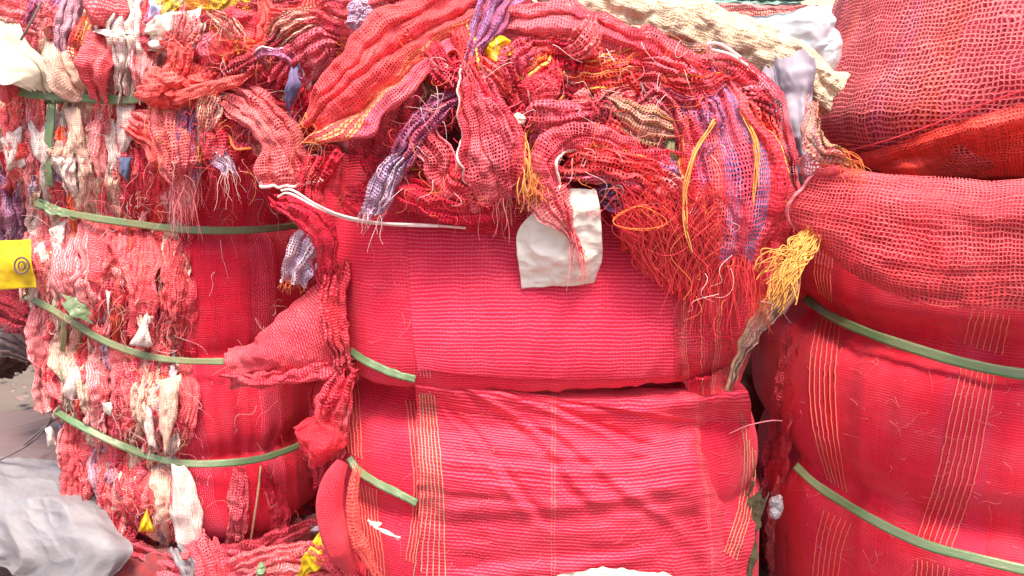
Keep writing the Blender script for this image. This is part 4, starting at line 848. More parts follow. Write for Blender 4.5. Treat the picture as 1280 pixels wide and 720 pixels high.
# behind the heap
R('net_roll','thick roll of cream netting lying behind the crest of the heap','net roll',[(680,2,1.98),(760,10,1.95),(840,28,1.90),(920,55,1.86),(985,82,1.83),(1030,112,1.82)],[30,52,62,62,60,50],m_gcream,n=3,amp=0.005,arc=2.2,deep=1.0,K=80,over=0.4,seed=80,default=1.9)
R('net_roll','second cream net fold lying under the thick roll','net roll',[(700,26,1.92),(780,44,1.88),(860,62,1.84),(930,84,1.82),(1000,116,1.82)],[22,34,32,34,32],m_gbei,n=3,amp=0.008,arc=1.6,deep=0.9,K=50,seed=81)
R('cloth','mauve grey cloth hanging between the heap and the upper sack','cloth',[(978,86,1.74),(984,125,1.72),(994,170,1.70),(1002,215,1.70),(1004,250,1.72)],[70,66,56,46,36],m_greyc,n=1,amp=0.010,arc=0.5,deep=0.3,K=60,over=0.2,wr=0.006,wrs=20,seed=82)
R('plastic_bag','pale blue plastic wrinkled at the end of the cream roll','plastic',[(930,34,1.86),(965,38,1.80),(1000,44,1.78),(1040,40,1.80)],[20,40,60,60],m_bluep,n=1,amp=0.008,arc=0.8,deep=0.4,K=60,seed=83,wr=0.008,wrs=20,over=0.1,endj=0.004,edge=0.1)
wad('plastic_bag','whitish plastic bunch next to the upper sack','plastic',1022,58,1.82,26,42,m_bluep,h=0.5,amp=0.007,freq=16,seed=84,rot=20)
R('rag','salmon pink cloth band behind the cream roll','rag',[(860,14,2.20),(920,16,2.18),(975,20,2.15),(1010,14,2.15)],[14,18,20,12],m_gpink,n=2,amp=0.006,arc=1.0,seed=85)
R('tarpaulin','teal green tarpaulin edge at the top behind the roll','tarpaulin',[(760,-12,2.5),(850,-6,2.45),(930,-2,2.4),(1000,2,2.4)],[30,36,30,16],cloth('teal_tarpaulin',(0.30,0.50,0.38),(0.20,0.40,0.32),scale=10,rough=0.5),n=2,amp=0.012,arc=0.7,seed=86)
wad('rag','red net curl sticking up at the left corner of the upper sack','rag',1026,205,1.50,30,22,m_open,h=0.5,amp=0.008,freq=30,seed=87,fringe=16,fr_mat=t_org)
R('rag','brownish threads bunched at the pinched corner of the upper sack','rag',[(1015,135,1.55),(1012,165,1.50),(1026,188,1.47),(1050,196,1.46)],[16,26,26,16],m_goli,n=3,amp=0.005,arc=1.0,seed=88,fringe=30,fr_mat=t_org)
wad('rag','red knot of netting beside the hanging mauve cloth','rag',965,262,1.60,26,44,m_gauze,h=0.5,amp=0.012,freq=24,seed=89)
R('rag','dusty brown cloth strip squeezed in the gap above the right strap','rag',[(990,360,1.66),(965,385,1.68),(945,410,1.70),(925,450,1.72),(910,490,1.74)],[16,26,22,13,5],net('net_dusty_brown',(0.55,0.38,0.30),(0.46,0.20,0.15),pu=0.005,pv=0.005,holes=False,dusty=0.4,dust=(0.5,0.36,0.28)),n=2,amp=0.006,arc=1.0,seed=90,default=1.72,hem=('L',t_tan),hem_rad=0.0035)
R('rag','dark olive strap-like strip deep in the gap at the bottom','rag',[(946,620,1.85),(934,660,1.85),(926,740,1.85)],[20,24,24],cloth('dark_olive_cloth',(0.10,0.09,0.04),scale=30),n=2,amp=0.004,arc=0.8,seed=91,default=1.85)
wad('scrap','small grey white scrap caught in the side of the right bale','scrap',970,634,1.66,10,15,m_plast,h=0.5,amp=0.004,freq=50,seed=12)
tag(tubes('thread',[crom(resolve([(912,542,1.68),(935,532,1.64),(962,526,1.64),(978,526,1.68)]),24)],0.0012,t_pink,sides=4),'single pale thread crossing the gap between the bales','thread')
wad('scrap','white shred caught on the left corner of the middle bale','scrap',470,655,1.69,10,4,m_paper,h=0.6,amp=0.003,freq=70,seed=14)
tag(tubes('cord',[crom(resolve([(460,650,1.68),(474,662,1.665),(486,668,1.665),(500,672,1.68)]),24),crom(resolve([(466,652,1.68),(470,660,1.665),(484,664,1.665),(498,674,1.68)]),24)],0.0025,t_white,sides=5),'short white cord scrap on the lower left of the middle bale','cord')
R('sheet','off-white sheet edge showing at the foot of the middle bale','sheet',[(690,724,1.66),(750,719,1.64),(810,719,1.64),(850,726,1.66)],[8,14,14,8],m_paper,n=1,amp=0.002,arc=0.8,seed=92)

# ------------------------------------------------------------------ between left and middle bale
m_pouch = net('net_pouch_weave',RED,(0.85,0.10,0.12),pu=0.006,pv=0.006,cu=0.5,cv=0.55,holes=False,hole_col=CRIM,dusty=0.3,bump=0.7,drift=1.0)
patch('net_flap','folded red mesh flap wedged flat between the left and middle bales','net flap',
  [[(412,340,1.80),(424,356,1.76),(430,384,1.74),(436,420,1.75),(440,456,1.77)],[(388,366,1.80),(402,384,1.745),(410,408,1.73),(416,436,1.74),(416,462,1.77)],[(356,392,1.82),(368,412,1.76),(376,434,1.745),(380,452,1.75),(376,470,1.78)],[(322,424,1.86),(332,438,1.79),(338,450,1.78),(340,462,1.79),(336,476,1.82)],[(288,438,1.93),(284,450,1.89),(286,460,1.87),(288,470,1.88),(292,484,1.91)]], m_pouch, M=90, K=80, wr=0.007, wrs=16, rid=0.006, seed=93)
R('net_roll','twisted lower hem of red netting under the wedged mesh flap','net roll',[(438,452,1.76),(404,462,1.745),(366,468,1.76),(322,476,1.80),(286,470,1.88)],[14,22,22,16,8],m_pouch,n=2,amp=0.004,arc=1.5,seed=94,cloth_w=0.1)
R('rag','blue grey scrap with an orange lower edge above the stuffed pouch','rag',[(394,286,1.79),(384,306,1.77),(374,330,1.76),(366,352,1.775)],[30,40,42,38],m_glav,n=2,amp=0.005,arc=0.4,seed=95,fringe=24,fr_mat=t_org,fr_len=0.02,endj=0.006)
R('rag','crimson twist of cloth under the white cord end','rag',[(352,252,1.80),(372,262,1.74),(392,276,1.72),(408,300,1.72),(414,345,1.74)],[20,30,32,28,16],m_gdark,n=3,amp=0.008,arc=1.4,seed=96)
R('rag','red shadowed fold hugging the upper left corner of the middle bale','rag',[(405,200,1.80),(388,240,1.80),(396,300,1.78),(412,370,1.76)],[40,40,30,24],m_gdark,n=3,amp=0.009,arc=1.2,seed=97)
wad('rag','knotted bright red cloth lump between the two bales','rag',404,546,1.77,34,42,net('net_bright_lump',(0.82,0.02,0.03),RED,pu=0.0055,pv=0.0055,cu=0.55,cv=0.55,holes=False,dusty=0.2,dust=(0.85,0.12,0.14)),h=0.55,amp=0.018,freq=17,seed=15,rot=-20)
R('rag','dark crimson cloth tucked between the left bale and the middle one','rag',[(420,430,1.84),(414,480,1.83),(412,540,1.83),(410,600,1.83)],[40,50,50,40],m_gdark,n=4,amp=0.010,arc=1.0,seed=201)
R('rag','bunched red mesh fold joining the wedged flap to the middle bale','rag',[(424,336,1.76),(416,370,1.725),(420,410,1.715),(428,450,1.735)],[24,34,34,22],m_pouch,n=4,amp=0.008,arc=1.0,seed=202,cloth_w=0.16)
R('rag','thin red fold rising above the bright red lump','rag',[(432,470,1.74),(420,495,1.73),(412,520,1.74),(416,560,1.76)],[26,40,46,30],m_gauze,n=4,amp=0.009,arc=0.8,seed=98)
R('cloth_roll','smooth bulging red roll at the lower left corner of the middle bale','cloth roll',[(428,578,1.73),(416,605,1.70),(413,640,1.69),(422,680,1.70),(440,712,1.74)],[16,32,36,34,16],net('net_smooth_fold',(0.78,0.03,0.05),RED,pu=0.005,pv=0.005,cu=0.6,cv=0.6,holes=False,dusty=0.3,dust=(0.85,0.15,0.18)),n=0,amp=0.002,arc=1.5,deep=0.9,seed=99,wr=0.003,wrs=12,edge=0.03,endj=0.0)
R('cloth_roll','thin orange red fold tight against the bulging roll','cloth roll',[(446,592,1.72),(440,630,1.70),(446,672,1.70),(468,715,1.72)],[12,18,18,12],m_gor2,n=1,amp=0.003,arc=1.4,deep=0.9,seed=100,wr=0.003)

# ------------------------------------------------------------------ rags piled on the left bale
R('rag','pale red net tube with a white hem hanging between the two heaps','rag',[(272,112,1.93),(300,128,1.86),(330,150,1.83),(350,178,1.82),(358,208,1.82),(360,226,1.83)],[24,40,46,54,70,78],m_gpink,n=4,amp=0.008,arc=1.2,deep=0.6,hem_end=('E',t_white),hem_rad=0.004,K=60,seed=110,endj=0.004)
R('rag','crimson twisted rag running up behind the pale red tube','rag',[(250,118,1.90),(300,96,1.86),(345,60,1.86),(385,28,1.90),(420,14,1.95)],[20,34,38,34,20],m_gmar,n=4,amp=0.009,arc=1.3,seed=111)
R('rag','beige and green crumpled net near the coral rag','rag',[(340,62,1.88),(365,38,1.84),(400,26,1.84),(424,30,1.86)],[20,44,40,24],m_gbei,n=5,amp=0.012,arc=0.9,seed=112)
R('rag','pink net shot with orange threads beside the beige net','rag',[(356,100,1.84),(380,78,1.80),(405,62,1.78),(424,60,1.78)],[34,46,46,28],m_grose,n=4,amp=0.010,arc=1.0,seed=113,fringe=30,fr_mat=t_org)
wad('rag','small lilac crocheted scrap near the top of the picture','rag',452,20,1.72,18,20,m_glav,h=0.6,amp=0.007,freq=50,seed=16)
R('rag','red net bunch filling the top between the two heaps','rag',[(400,10,1.80),(440,14,1.76),(490,10,1.74),(540,2,1.74)],[34,56,50,40],m_gauze,n=5,amp=0.014,arc=1.0,seed=114)
R('rag','small blue tipped scrap poking out left of the coral rag','rag',[(372,84,1.78),(370,100,1.75),(366,120,1.75),(364,134,1.77)],[10,16,16,8],cloth('blue_grey_fabric',(0.08,0.13,0.26),(0.16,0.08,0.20),scale=50),n=1,amp=0.003,arc=1.2,seed=115)
R('rag','dark purple strand arching above the blue tipped scrap','rag',[(318,72,1.84),(340,64,1.81),(362,70,1.80),(374,92,1.79)],[8,14,12,8],m_gpur,n=1,amp=0.004,arc=1.5,seed=116,hem=('R',t_white),hem_rad=0.002)
wad('rag','orange and yellow rosette of net on the left heap','rag',276,62,1.88,28,22,m_gyel,h=0.8,amp=0.010,freq=36,seed=17,fringe=20,fr_mat=t_yel)
wad('rag','little orange net loop just right of the yellow rosette','rag',306,54,1.87,12,9,m_gorn,h=0.8,amp=0.006,freq=50,seed=18)
wad('rag','red net lump above the orange rosette','rag',300,34,1.93,42,24,m_gauze,h=0.6,amp=0.014,freq=24,seed=19)
wad('rag','curly red and cream net tangle below the orange rosette','rag',232,110,1.88,52,28,m_gcor,h=0.6,amp=0.016,freq=34,seed=20,fringe=50,fr_mat=t_yel)
wad('rag','rose coloured curl of rolled net left of the white scrap','rag',190,46,1.95,18,22,m_grose,h=0.8,amp=0.010,freq=50,seed=21)
R('plastic_scrap','white plastic sheet scrap with a lavender fold on the left heap','plastic',[(184,46,1.93),(208,44,1.90),(230,38,1.89),(248,24,1.90)],[34,46,44,16],m_paper,n=2,amp=0.008,arc=0.6,seed=117)
wad('rag','yellow net bunch at the very top of the left heap','rag',258,4,1.97,54,14,m_gyw,h=0.5,amp=0.010,freq=34,seed=22)
R('rag','olive yellow fringe falling left of the yellow net bunch','rag',[(216,4,1.95),(208,20,1.93),(200,38,1.93)],[24,22,12],m_gyw,n=3,amp=0.006,arc=1.0,seed=118,fringe=12,fr_mat=t_yel)
R('rag','pale blue cloth tab above the rose curl','rag',[(212,-10,2.0),(206,4,1.97),(202,18,1.96)],[36,32,22],cloth('light_blue_fabric',(0.40,0.60,0.78),(0.45,0.50,0.75)),n=2,amp=0.005,arc=0.8,seed=119)
R('rag','dull mauve striped rag below the pale blue tab','rag',[(196,14,1.97),(192,30,1.95),(205,50,1.96)],[22,24,14],m_gpur,n=2,amp=0.005,arc=1.0,seed=120)
R('rag','greyish twist of net crossing behind the orange rosette','rag',[(250,30,1.96),(290,26,1.94),(330,14,1.94),(372,2,1.96)],[18,28,26,20],m_gmar,n=3,amp=0.008,arc=1.3,seed=121)
R('rag','cream shredded net behind the twist at the top edge','rag',[(300,4,2.02),(345,2,2.0),(392,-2,2.0)],[16,24,22],m_gbei,n=4,amp=0.007,arc=1.0,seed=122,fringe=14,fr_mat=t_white)
R('rag','pink thread-covered rag hanging under the curly tangle','rag',[(214,124,1.90),(216,160,1.87),(224,200,1.87),(226,228,1.89)],[44,56,48,24],m_gpink,n=5,amp=0.010,arc=0.9,seed=123,fringe=60,fr_mat=t_pink,fr_len=0.06)
R('rag','magenta and purple shredded rag next to the thread-covered rag','rag',[(244,120,1.91),(236,150,1.88),(232,185,1.88),(238,215,1.90)],[24,34,34,20],m_gpur,n=4,amp=0.008,arc=0.9,seed=124,fringe=30,fr_mat=t_pink)
R('rag','red rag draped left of the pale red tube','rag',[(264,112,1.92),(268,145,1.88),(276,180,1.87),(272,212,1.89)],[30,40,42,28],m_gauze,n=4,amp=0.009,arc=1.0,seed=125,fringe=20,fr_mat=t_red)
R('rag','orange edged dark scrap under the bend of the pale red tube','rag',[(286,158,1.88),(304,166,1.86),(322,172,1.86)],[30,44,30],m_gmar,n=2,amp=0.006,arc=0.9,seed=126,hem=('LR',t_org),hem_rad=0.003)
R('rag','grey mesh scrap with a white tag below the dark scrap','rag',[(268,176,1.88),(276,194,1.87),(286,212,1.87)],[22,24,12],m_glav,n=2,amp=0.005,arc=0.9,seed=127,fringe=12,fr_mat=t_white)
R('rag','long coral strand crossing from the tangle to the maroon twist','rag',[(196,132,1.87),(236,120,1.84),(280,104,1.83),(312,94,1.84)],[8,13,14,9],m_gcor,n=1,amp=0.004,arc=1.5,seed=128)
# far left top
R('plastic_sheet','cream white plastic sheet tucked at the far left above the strap','plastic',[(-10,52,1.92),(16,70,1.90),(38,88,1.89),(52,112,1.91)],[60,62,54,20],m_cream,n=1,amp=0.006,arc=0.5,deep=0.3,K=50,seed=130,wr=0.003)
R('cloth','beige cloth fold between the cream sheet and the orange strip','cloth',[(70,56,1.93),(78,80,1.91),(92,104,1.92),(108,118,1.95)],[30,44,40,16],strip_m['beige'],n=2,amp=0.007,arc=0.8,seed=131)
R('rag','faded purple strip hanging from the top of the left heap','rag',[(60,-12,1.97),(50,8,1.94),(38,30,1.94)],[30,30,14],m_gpur,n=3,amp=0.006,arc=1.0,seed=132)
R('rag','grey mauve strip beside the orange net strip','rag',[(92,-6,1.97),(84,24,1.93),(80,58,1.93),(84,84,1.95)],[24,30,26,16],strip_m['mauve'],n=3,amp=0.006,arc=1.1,seed=133)
R('rag','orange net strip hanging beside the red cloth on the left heap','rag',[(112,18,1.93),(104,42,1.90),(100,66,1.90),(106,86,1.92)],[12,26,24,12],m_gorn,n=2,amp=0.005,arc=1.1,seed=134)
R('rag','red cloth pad at the top edge of the left heap','rag',[(132,-16,1.95),(132,8,1.90),(132,34,1.91)],[50,52,34],strip_m['redc'],n=1,amp=0.008,arc=1.3,deep=0.5,seed=135)
R('rag','long red cloth tongue hanging to the knotted strap','rag',[(128,44,1.92),(122,70,1.89),(120,96,1.89),(124,118,1.92)],[26,36,30,16],strip_m['redc'],n=2,amp=0.007,arc=1.3,seed=136)
R('rag','narrow white folded strip across the red tongue','rag',[(118,38,1.89),(132,40,1.875),(150,44,1.885)],[5,10,7],m_paper,n=0,amp=0.001,arc=1.2,seed=137)
R('rag','pinkish white cloth column right of the red tongue','rag',[(160,-12,1.96),(158,30,1.92),(162,70,1.92),(156,112,1.94)],[26,36,34,20],strip_m['white'],n=4,amp=0.008,arc=1.0,seed=138)
R('rag','salmon net bunch at the outermost top corner of the left heap','rag',[(-12,6,1.97),(14,14,1.94),(36,22,1.95)],[50,60,36],m_gpink,n=4,amp=0.012,arc=0.8,seed=139)
wad('rag','pink loose net curl above the beige fold','rag',64,26,1.93,16,24,m_gpink,h=0.7,amp=0.009,freq=40,seed=23)
wad('rag','red wad of cloth at the left edge under the cream sheet','rag',4,92,1.93,16,34,strip_m['redc'],h=0.6,amp=0.010,freq=24,seed=24)
R('rag','rose and white crumpled net column beneath the rose curl','rag',[(182,66,1.94),(178,90,1.91),(184,116,1.93)],[26,30,20],strip_m['pinkc'],n=3,amp=0.008,arc=1.0,seed=140)
tag(tubes('twig',[crom(resolve([(52,2,1.90),(42,22,1.885),(34,36,1.88),(26,50,1.88)]),20)],0.0028,m_stick,sides=6),'dark twig sticking out of the left heap above the cream sheet','twig')

# scraps stuck to the left bale
def shard(label, pts, mat, n='plastic_scrap', lift=0.055):
    """small folded scrap from an outline of pixels (centre fan with a crease)"""
    c = np.mean(pts, 0); rows = []
    k = 9
    out = np.array(pts, float); cl = np.vstack([out, out[:1]]); tt = np.linspace(0, len(pts), 37)[:-1]
    bx = np.interp(tt, range(len(cl)), cl[:, 0]); by = np.interp(tt, range(len(cl)), cl[:, 1])
    D = (depth(c[0], c[1]) or 2.0) - lift
    rr = np.linspace(0, 1, k)[:, None]; X_ = c[0]+(bx-c[0])*rr; Y_ = c[1]+(by-c[1])*rr
    j_ = 1+0.22*vnoise(n3(tt[None]*3+0*rr, c[0]+0*tt[None], rr*0.6), 5)*rr; X_ = c[0]+(X_-c[0])*j_; Y_ = c[1]+(Y_-c[1])*j_
    dd = D + 0.012*rr**2 + 0.010*fbm(n3(X_*0.09, Y_*0.05, c[0]), 3, 3)
    P_ = at(X_, Y_, dd); P_ = np.concatenate([P_, P_[:, :1]], 1)
    UV_ = np.stack([P_[..., 0], P_[..., 2]], -1); o = grid_obj(n, P_, UV_, mat, thick=0.001); tag(o, label, 'scrap'); return o
shard('white triangular scrap right below the second strap near the left edge', [(62,288),(84,272),(80,300),(76,334),(66,328)], strip_m['white'])
shard('white triangle of cloth standing on the third strap', [(182,390),(186,412),(192,434),(163,430)], strip_m['white'])
shard('white folded flap high on the left bale with a dark blue tip below it', [(145,128),(170,128),(168,170),(154,196),(146,180)], strip_m['white'])
shard('dark blue scrap tucked under the white flap on the left bale', [(146,196),(164,196),(160,226),(150,218)], cloth('dark_blue_fabric',(0.09,0.12,0.24)), lift=0.05)
shard('cream cloth shred between the third and fourth straps', [(172,500),(190,508),(196,560),(186,556)], strip_m['white'])
shard('pale cloth shred hanging just left of the smooth red net side', [(200,478),(226,470),(222,520),(206,566),(198,520)], strip_m['beige'])
shard('small bright white shred in the middle of the strips', [(128,504),(142,502),(140,520),(130,516)], m_paper)
shard('white tag at the left edge of the bale near the dark wire', [(56,536),(66,534),(70,556),(60,558)], m_paper)
shard('yellow plastic corner near the foot of the left bale', [(184,634),(192,664),(172,666)], m_yel)
shard('white cream rag tail below the fourth strap', [(216,586),(238,584),(254,640),(250,680),(226,688),(212,640)], strip_m['white'], 'cloth_scrap')
shard('thin white shred in the centre of the pink strips', [(132,362),(138,366),(136,398)], strip_m['white'])
shard('white scrap near the vertical green strap', [(34,148),(56,170),(60,214),(42,196)], strip_m['white'])
shard('tall cream shred right of the vertical green strap', [(80,138),(100,134),(108,180),(116,216),(104,222),(88,180)], strip_m['beige'])
shard('chalk white piece of cloth at the left edge of the upper bale', [(0,170),(26,160),(34,206),(10,214)], strip_m['white'], 'cloth_scrap')
shard('white shred left of the green knot strip low on the bale', [(92,452),(106,478),(90,504),(78,490)], strip_m['white'])
# yellow printed plastic with a ring mark
yp, P, N = patch('printed_plastic', None, None, [[(-30,302,1.99),(0,301,1.96),(38,299,1.93)],[(-30,332,1.99),(0,332,1.95),(40,330,1.92)],[(-30,362,1.99),(0,362,1.96),(46,360,1.93)]], m_yel, M=40, K=60, wr=0.004, wrs=20, thick=0.0008)
tag(yp, 'yellow printed plastic packet with a dark ring mark at the left edge', 'packet')
t = np.linspace(0, 2*math.pi, 40)
tubes('ring_mark', [at(27+9*np.cos(t), 332+10*np.sin(t), 1.915+0*t), at(27+4*np.cos(t), 332+5*np.sin(t), 1.915+0*t)], 0.0022, t_dark, yp, sides=4)

# ------------------------------------------------------------------ below the left bale
R('rag','maroon fold running along the foot of the left bale','rag',[(225,698,2.0),(270,690,1.95),(320,684,1.93),(360,668,1.92),(392,655,1.93)],[14,20,24,20,12],m_gmar,n=2,amp=0.006,arc=1.5,seed=150)
R('rag','crimson crumple below the left bale','rag',[(170,700,1.99),(230,712,1.95),(290,712,1.93),(350,704,1.92),(410,700,1.90)],[40,50,60,60,50],m_grose,n=4,amp=0.014,arc=1.0,seed=151)
R('rag','red cloth piece under the white cream tail','rag',[(256,680,1.95),(262,705,1.91),(268,740,1.90)],[40,44,40],m_gauze,n=3,amp=0.010,arc=1.1,seed=152)
R('rag','grey white plastic twist at the foot of the left bale','rag',[(226,690,1.93),(238,706,1.90),(246,730,1.90)],[20,26,24],m_plast,n=3,amp=0.007,arc=1.1,seed=153)
R('rag','mauve net fold near the yellow rag tail','rag',[(300,704,1.90),(345,690,1.88),(386,684,1.87)],[22,26,18],m_gpink,n=3,amp=0.007,arc=1.1,seed=154)
R('rag','yellow plastic tail at the foot of the gap between the bales','plastic',[(404,664,1.82),(400,682,1.80),(390,700,1.80),(376,718,1.82)],[10,22,26,12],m_yel,n=1,amp=0.004,arc=1.1,seed=155)
R('rag','grey cloth curl tied above the yellow tail','rag',[(394,660,1.84),(406,664,1.81),(410,682,1.80)],[8,12,8],m_greyc,n=1,amp=0.003,arc=1.4,seed=156)
R('rag','pink and green shredded scraps at the bottom edge','rag',[(318,724,1.88),(345,712,1.86),(375,712,1.86),(430,716,1.84)],[24,32,32,30],m_gpink,n=4,amp=0.010,arc=0.9,seed=157,fringe=30,fr_mat=t_white)
R('rag','dark red rag in the bottom corner under the bulging roll','rag',[(400,690,1.80),(425,704,1.78),(450,724,1.78)],[30,40,36],m_gdark,n=3,amp=0.009,arc=1.1,seed=158)
wad('scrap','small green strap scrap among the bottom rags','scrap',326,712,1.84,7,10,m_strap,h=0.4,amp=0.003,freq=50,seed=25)
wad('scrap','magenta speck of cloth near the plastic twist','scrap',232,694,1.88,6,6,strip_m['redc'],h=0.6,amp=0.002,freq=50,seed=26)
# lower packed layer under the left bale, the plastic sheet, dark wire and the heap far left
mound('rag_mass', 'lower layer of packed rags that the left bale stands on', [(690,120,420,2.08,2.9),(715,110,430,1.96,3.0),(800,90,440,1.92,3.0),(950,80,440,1.92,3.0),(1050,80,440,1.95,3.0)], 2.6, m_heap, 41)
o, P, N = patch('plastic_sheet', 'large crumpled grey plastic sheet lying in front of the left bale', 'plastic',
    [[(-80,566,2.25),(-20,572,2.22),(40,574,2.2),(86,580,2.18),(108,596,2.16)],[(-80,600,2.12),(-10,606,2.06),(50,610,2.02),(96,622,2.01),(126,634,2.02)],[(-80,640,2.04),(0,648,1.98),(60,652,1.95),(110,656,1.94),(146,664,1.95)],[(-80,668,2.0),(20,690,1.93),(80,694,1.90),(128,686,1.89),(166,686,1.92)],[(-80,690,1.98),(10,712,1.93),(60,736,1.89),(110,736,1.87),(150,712,1.90)]], m_plast, M=200, K=220, wr=0.006, wrs=9, rid=0.009, seed=17, thick=0.001)
mound('rag_mass', 'dull plum coloured cloth mass beneath the grey plastic sheet', [(600,-160,90,2.35,3.0),(650,-180,120,2.12,3.0),(700,-190,140,2.03,3.0),(800,-200,150,2.0,3.0),(1050,-200,150,2.0,3.0)], 2.6, cloth('plum_cloth',(0.22,0.15,0.145),(0.13,0.08,0.08),scale=14,bump=0.5), 43, amp=0.012)
tag(tubes('wire',[crom(resolve([(68,516,2.06),(56,536,2.06),(38,554,2.10),(14,568,2.14),(-12,580,2.2)]),30),crom(resolve([(96,508,2.04),(66,526,2.06),(30,556,2.10)]),20)],0.0028,m_stick,sides=5),'thin dark wire trailing from the left bale over the plastic sheet','wire')
tag(tubes('wire',[crom(resolve([(4,262,2.1),(20,300,2.06),(34,360,2.05),(40,400,2.06),(36,440,2.08)]),30)],0.0022,t_tan,sides=5),'grey cord hanging beside the yellow packet','wire')
mound('rag_mass', 'maroon and brown heap of rags behind the yellow packet', [(240,-160,60,3.0,3.8),(300,-170,64,2.85,3.8),(360,-180,60,2.8,3.8),(430,-190,50,2.8,3.8),(470,-190,36,2.85,3.8),(486,-190,20,3.0,3.8)], 2.4, m_dark, 47, amp=0.05)
R('rag','maroon rag drooping under the yellow packet','rag',[(-14,376,2.5),(10,386,2.45),(36,400,2.42)],[44,50,34],m_gmar,n=4,amp=0.014,arc=0.9,seed=160)
R('rag','brown frayed cloth on the heap at the left edge','rag',[(-14,425,2.6),(12,430,2.55),(38,444,2.55)],[40,44,24],cloth('brown_fabric',(0.28,0.19,0.16),(0.16,0.09,0.09),scale=40),n=5,amp=0.014,arc=0.8,seed=161,fringe=20,fr_mat=t_tan)
R('rag','purple and pink net crumple above the yellow packet','rag',[(8,226,2.08),(16,260,2.05),(22,296,2.07)],[40,50,34],m_gpur,n=4,amp=0.012,arc=0.9,seed=162)
# litter trodden into the dirt beyond the plastic sheet
rl = np.random.default_rng(3); Vl = []; Fl = []
for k in range(420):
    x = rl.uniform(-3.6, -1.0); y = rl.uniform(2.9, 6.5); s_ = rl.uniform(0.01, 0.05); a_ = rl.uniform(0, 6.28, 4)+np.arange(4)*1.57
    n0 = len(Vl); hz = rl.uniform(0.03, 0.06)
    Vl += [(x+s_*math.cos(q)*rl.uniform(.4, 1), y+s_*math.sin(q)*rl.uniform(.4, 1), hz+rl.uniform(0, s_*0.6)) for q in np.arange(4)*1.57+rl.uniform(0, 1)]
    Fl.append((n0, n0+1, n0+2, n0+3))
tag(mesh_obj('litter', Vl, Fl, cloth('litter_scraps', (0.34,0.22,0.19), (0.20,0.09,0.08), scale=3), uv=np.array(Vl)[:, :2], smooth=False), kind='stuff')
# small matted scraps packed between the bigger rags
rf = random.Random(21)
MARKS = [(620,60,'the yellow plastic scrap'),(673,114,'the round red ball'),(590,98,'the central knot'),(800,145,'the olive striped rag'),(700,290,'the paper tag'),(690,190,'the looped red roll'),
    (910,190,'the striped fan'),(440,110,'the broad coral rag'),(480,235,'the lavender striped rag end'),(780,90,'the orange striped net'),(640,200,'the yellow green threads'),(850,250,'the red thread tangle'),(540,160,'the dull purple rag'),(730,30,'the crimson crest fold'),
    (276,62,'the orange rosette'),(220,110,'the curly net tangle'),(330,160,'the pale red net tube'),(215,45,'the white plastic scrap'),(258,5,'the yellow net bunch'),(370,110,'the blue tipped scrap'),(365,35,'the beige net'),(125,80,'the red cloth tongue'),(320,60,'the crimson twisted rag'),(190,46,'the rose curl')]
TAKEN = set()
def fillers(n, box, D0, D1, mats, name, group, top=None):
    done = tries = 0
    while done < n and tries < 4000:
        tries += 1
        x0, y0 = rf.uniform(box[0], box[1]), rf.uniform(box[2], box[3])
        if top and y0 < top(x0): y0 = top(x0)+rf.uniform(4, 30)
        a0 = rf.uniform(-0.5, 2.6); L_ = rf.uniform(40, 95); bend = rf.uniform(-0.9, 0.9); D = rf.uniform(D0, D1)
        pts = [(x0, y0, D+.03)]
        for s_ in range(3): pts.append((pts[-1][0]+L_/3*math.cos(a0), min(pts[-1][1]+L_/3*math.sin(a0), box[3]+10), D+(0, 0, .02)[s_])); a0 += bend
        mt, word = rf.choice(mats); fr = rf.choice([0, 6, 14])
        mx, my = pts[2][0], pts[2][1]; lm = min(MARKS, key=lambda q: (q[0]-mx)**2+(q[1]-my)**2); dx, dy = mx-lm[0], my-lm[1]
        side = ('just above' if dy < 0 else 'just below') if abs(dy) > abs(dx) else ('to the left of' if dx < 0 else 'to the right of')
        label = 'small %s %s %s %s' % (word, 'frayed scrap' if fr else 'crumpled scrap', side, lm[2])
        if label in TAKEN: continue
        TAKEN.add(label); done += 1
        rag(name, label, 'rag', pts, [rf.uniform(12, 24), rf.uniform(22, 40), rf.uniform(20, 38), rf.uniform(8, 22)], mt, group=group, n=rf.choice([3, 4, 5, 6]), amp=0.008, arc=rf.uniform(0.4, 1.2), K=34, M=44, wr=0.007, fringe=fr, fr_mat=rf.choice([t_pink, t_red, t_red, t_org]), fr_len=0.03, fr_rad=0.0006, edge=0.3, seed=rf.randrange(9999))
crest = interp([400, 520, 600, 700, 800, 900, 980], [10, 0, 20, 40, 70, 100, 150])
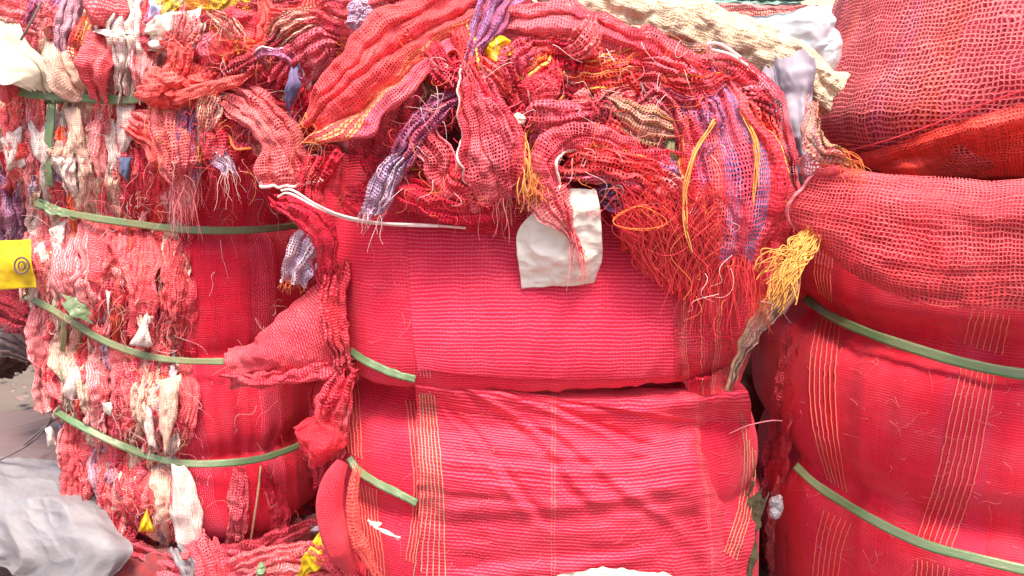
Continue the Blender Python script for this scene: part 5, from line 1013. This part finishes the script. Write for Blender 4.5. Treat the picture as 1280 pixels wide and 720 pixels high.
fillers(62, (440, 950, 10, 235), 1.60, 1.655, [(m_gauze,'bright red net'),(m_gauze,'bright red net'),(m_gdark,'crimson net'),(m_grose,'rose net'),(m_gcor,'coral net'),(m_gpink,'pink net'),(m_gyel,'yellow striped'),(m_goli,'olive net'),(m_gdark,'crimson net'),(m_gpur,'purplish'),(m_gmar,'maroon net')], 'matted_rag', 'small matted scraps in the middle heap', crest)
fillers(34, (160, 400, 0, 190), 1.85, 1.93, [(m_gauze,'bright red net'),(m_grose,'rose net'),(m_gcor,'coral net'),(m_gpink,'pink net'),(m_gdark,'crimson net'),(m_gmar,'maroon net'),(m_gyel,'yellow striped'),(m_gbei,'beige net')], 'matted_rag', 'small matted scraps in the left heap')
# thread wisps over the middle heap and bale edges
rg = np.random.default_rng(77)
def wisps(n, xr, yr, D, mats, label, px=34, rad=0.0006):
    e = empty('loose_threads', at(sum(xr)/2, yr[1], D), label, 'threads')
    Ls = {k: [] for k in range(len(mats))}
    for k in range(n):
        x0, y0 = rg.uniform(*xr), rg.uniform(*yr); a_ = rg.uniform(0, 6.28); L_ = rg.uniform(0.3, 1.3)*px; t_ = np.linspace(0, 1, 18)
        x = x0+L_*np.cos(a_)*t_+rg.uniform(2, 9)*np.sin(t_*rg.uniform(2, 8)+rg.uniform(0, 6)); y = y0+abs(L_*np.sin(a_))*t_+rg.uniform(2, 9)*np.sin(t_*rg.uniform(2, 8)+rg.uniform(0, 6))
        d0 = depth(x0, y0); d0 = D if d0 is None else min(D, d0-0.01)
        Ls[k % len(mats)].append(at(x, y, d0-0.012*np.sin(t_*3.1)))
    for k, m_ in enumerate(mats): o_ = tubes('fibre', Ls[k], rad, m_, e, sides=3, taper=True); tag(o_, kind='stuff')
wisps(200, (470, 880), (40, 270), 1.575, [t_pink, t_red, t_white, t_org], 'stray pink and orange fibres scattered over the middle rag heap')
wisps(120, (180, 400), (10, 230), 1.84, [t_pink, t_red, t_white, t_yel], 'stray pale fibres scattered over the left rag heap')
wisps(36, (850, 990), (120, 380), 1.58, [t_red, t_org, t_white], 'stray red fibres over the striped fan')

for o in bpy.data.objects:
    if '_o' in o: del o['_o']
    if '_edge' in o: del o['_edge']
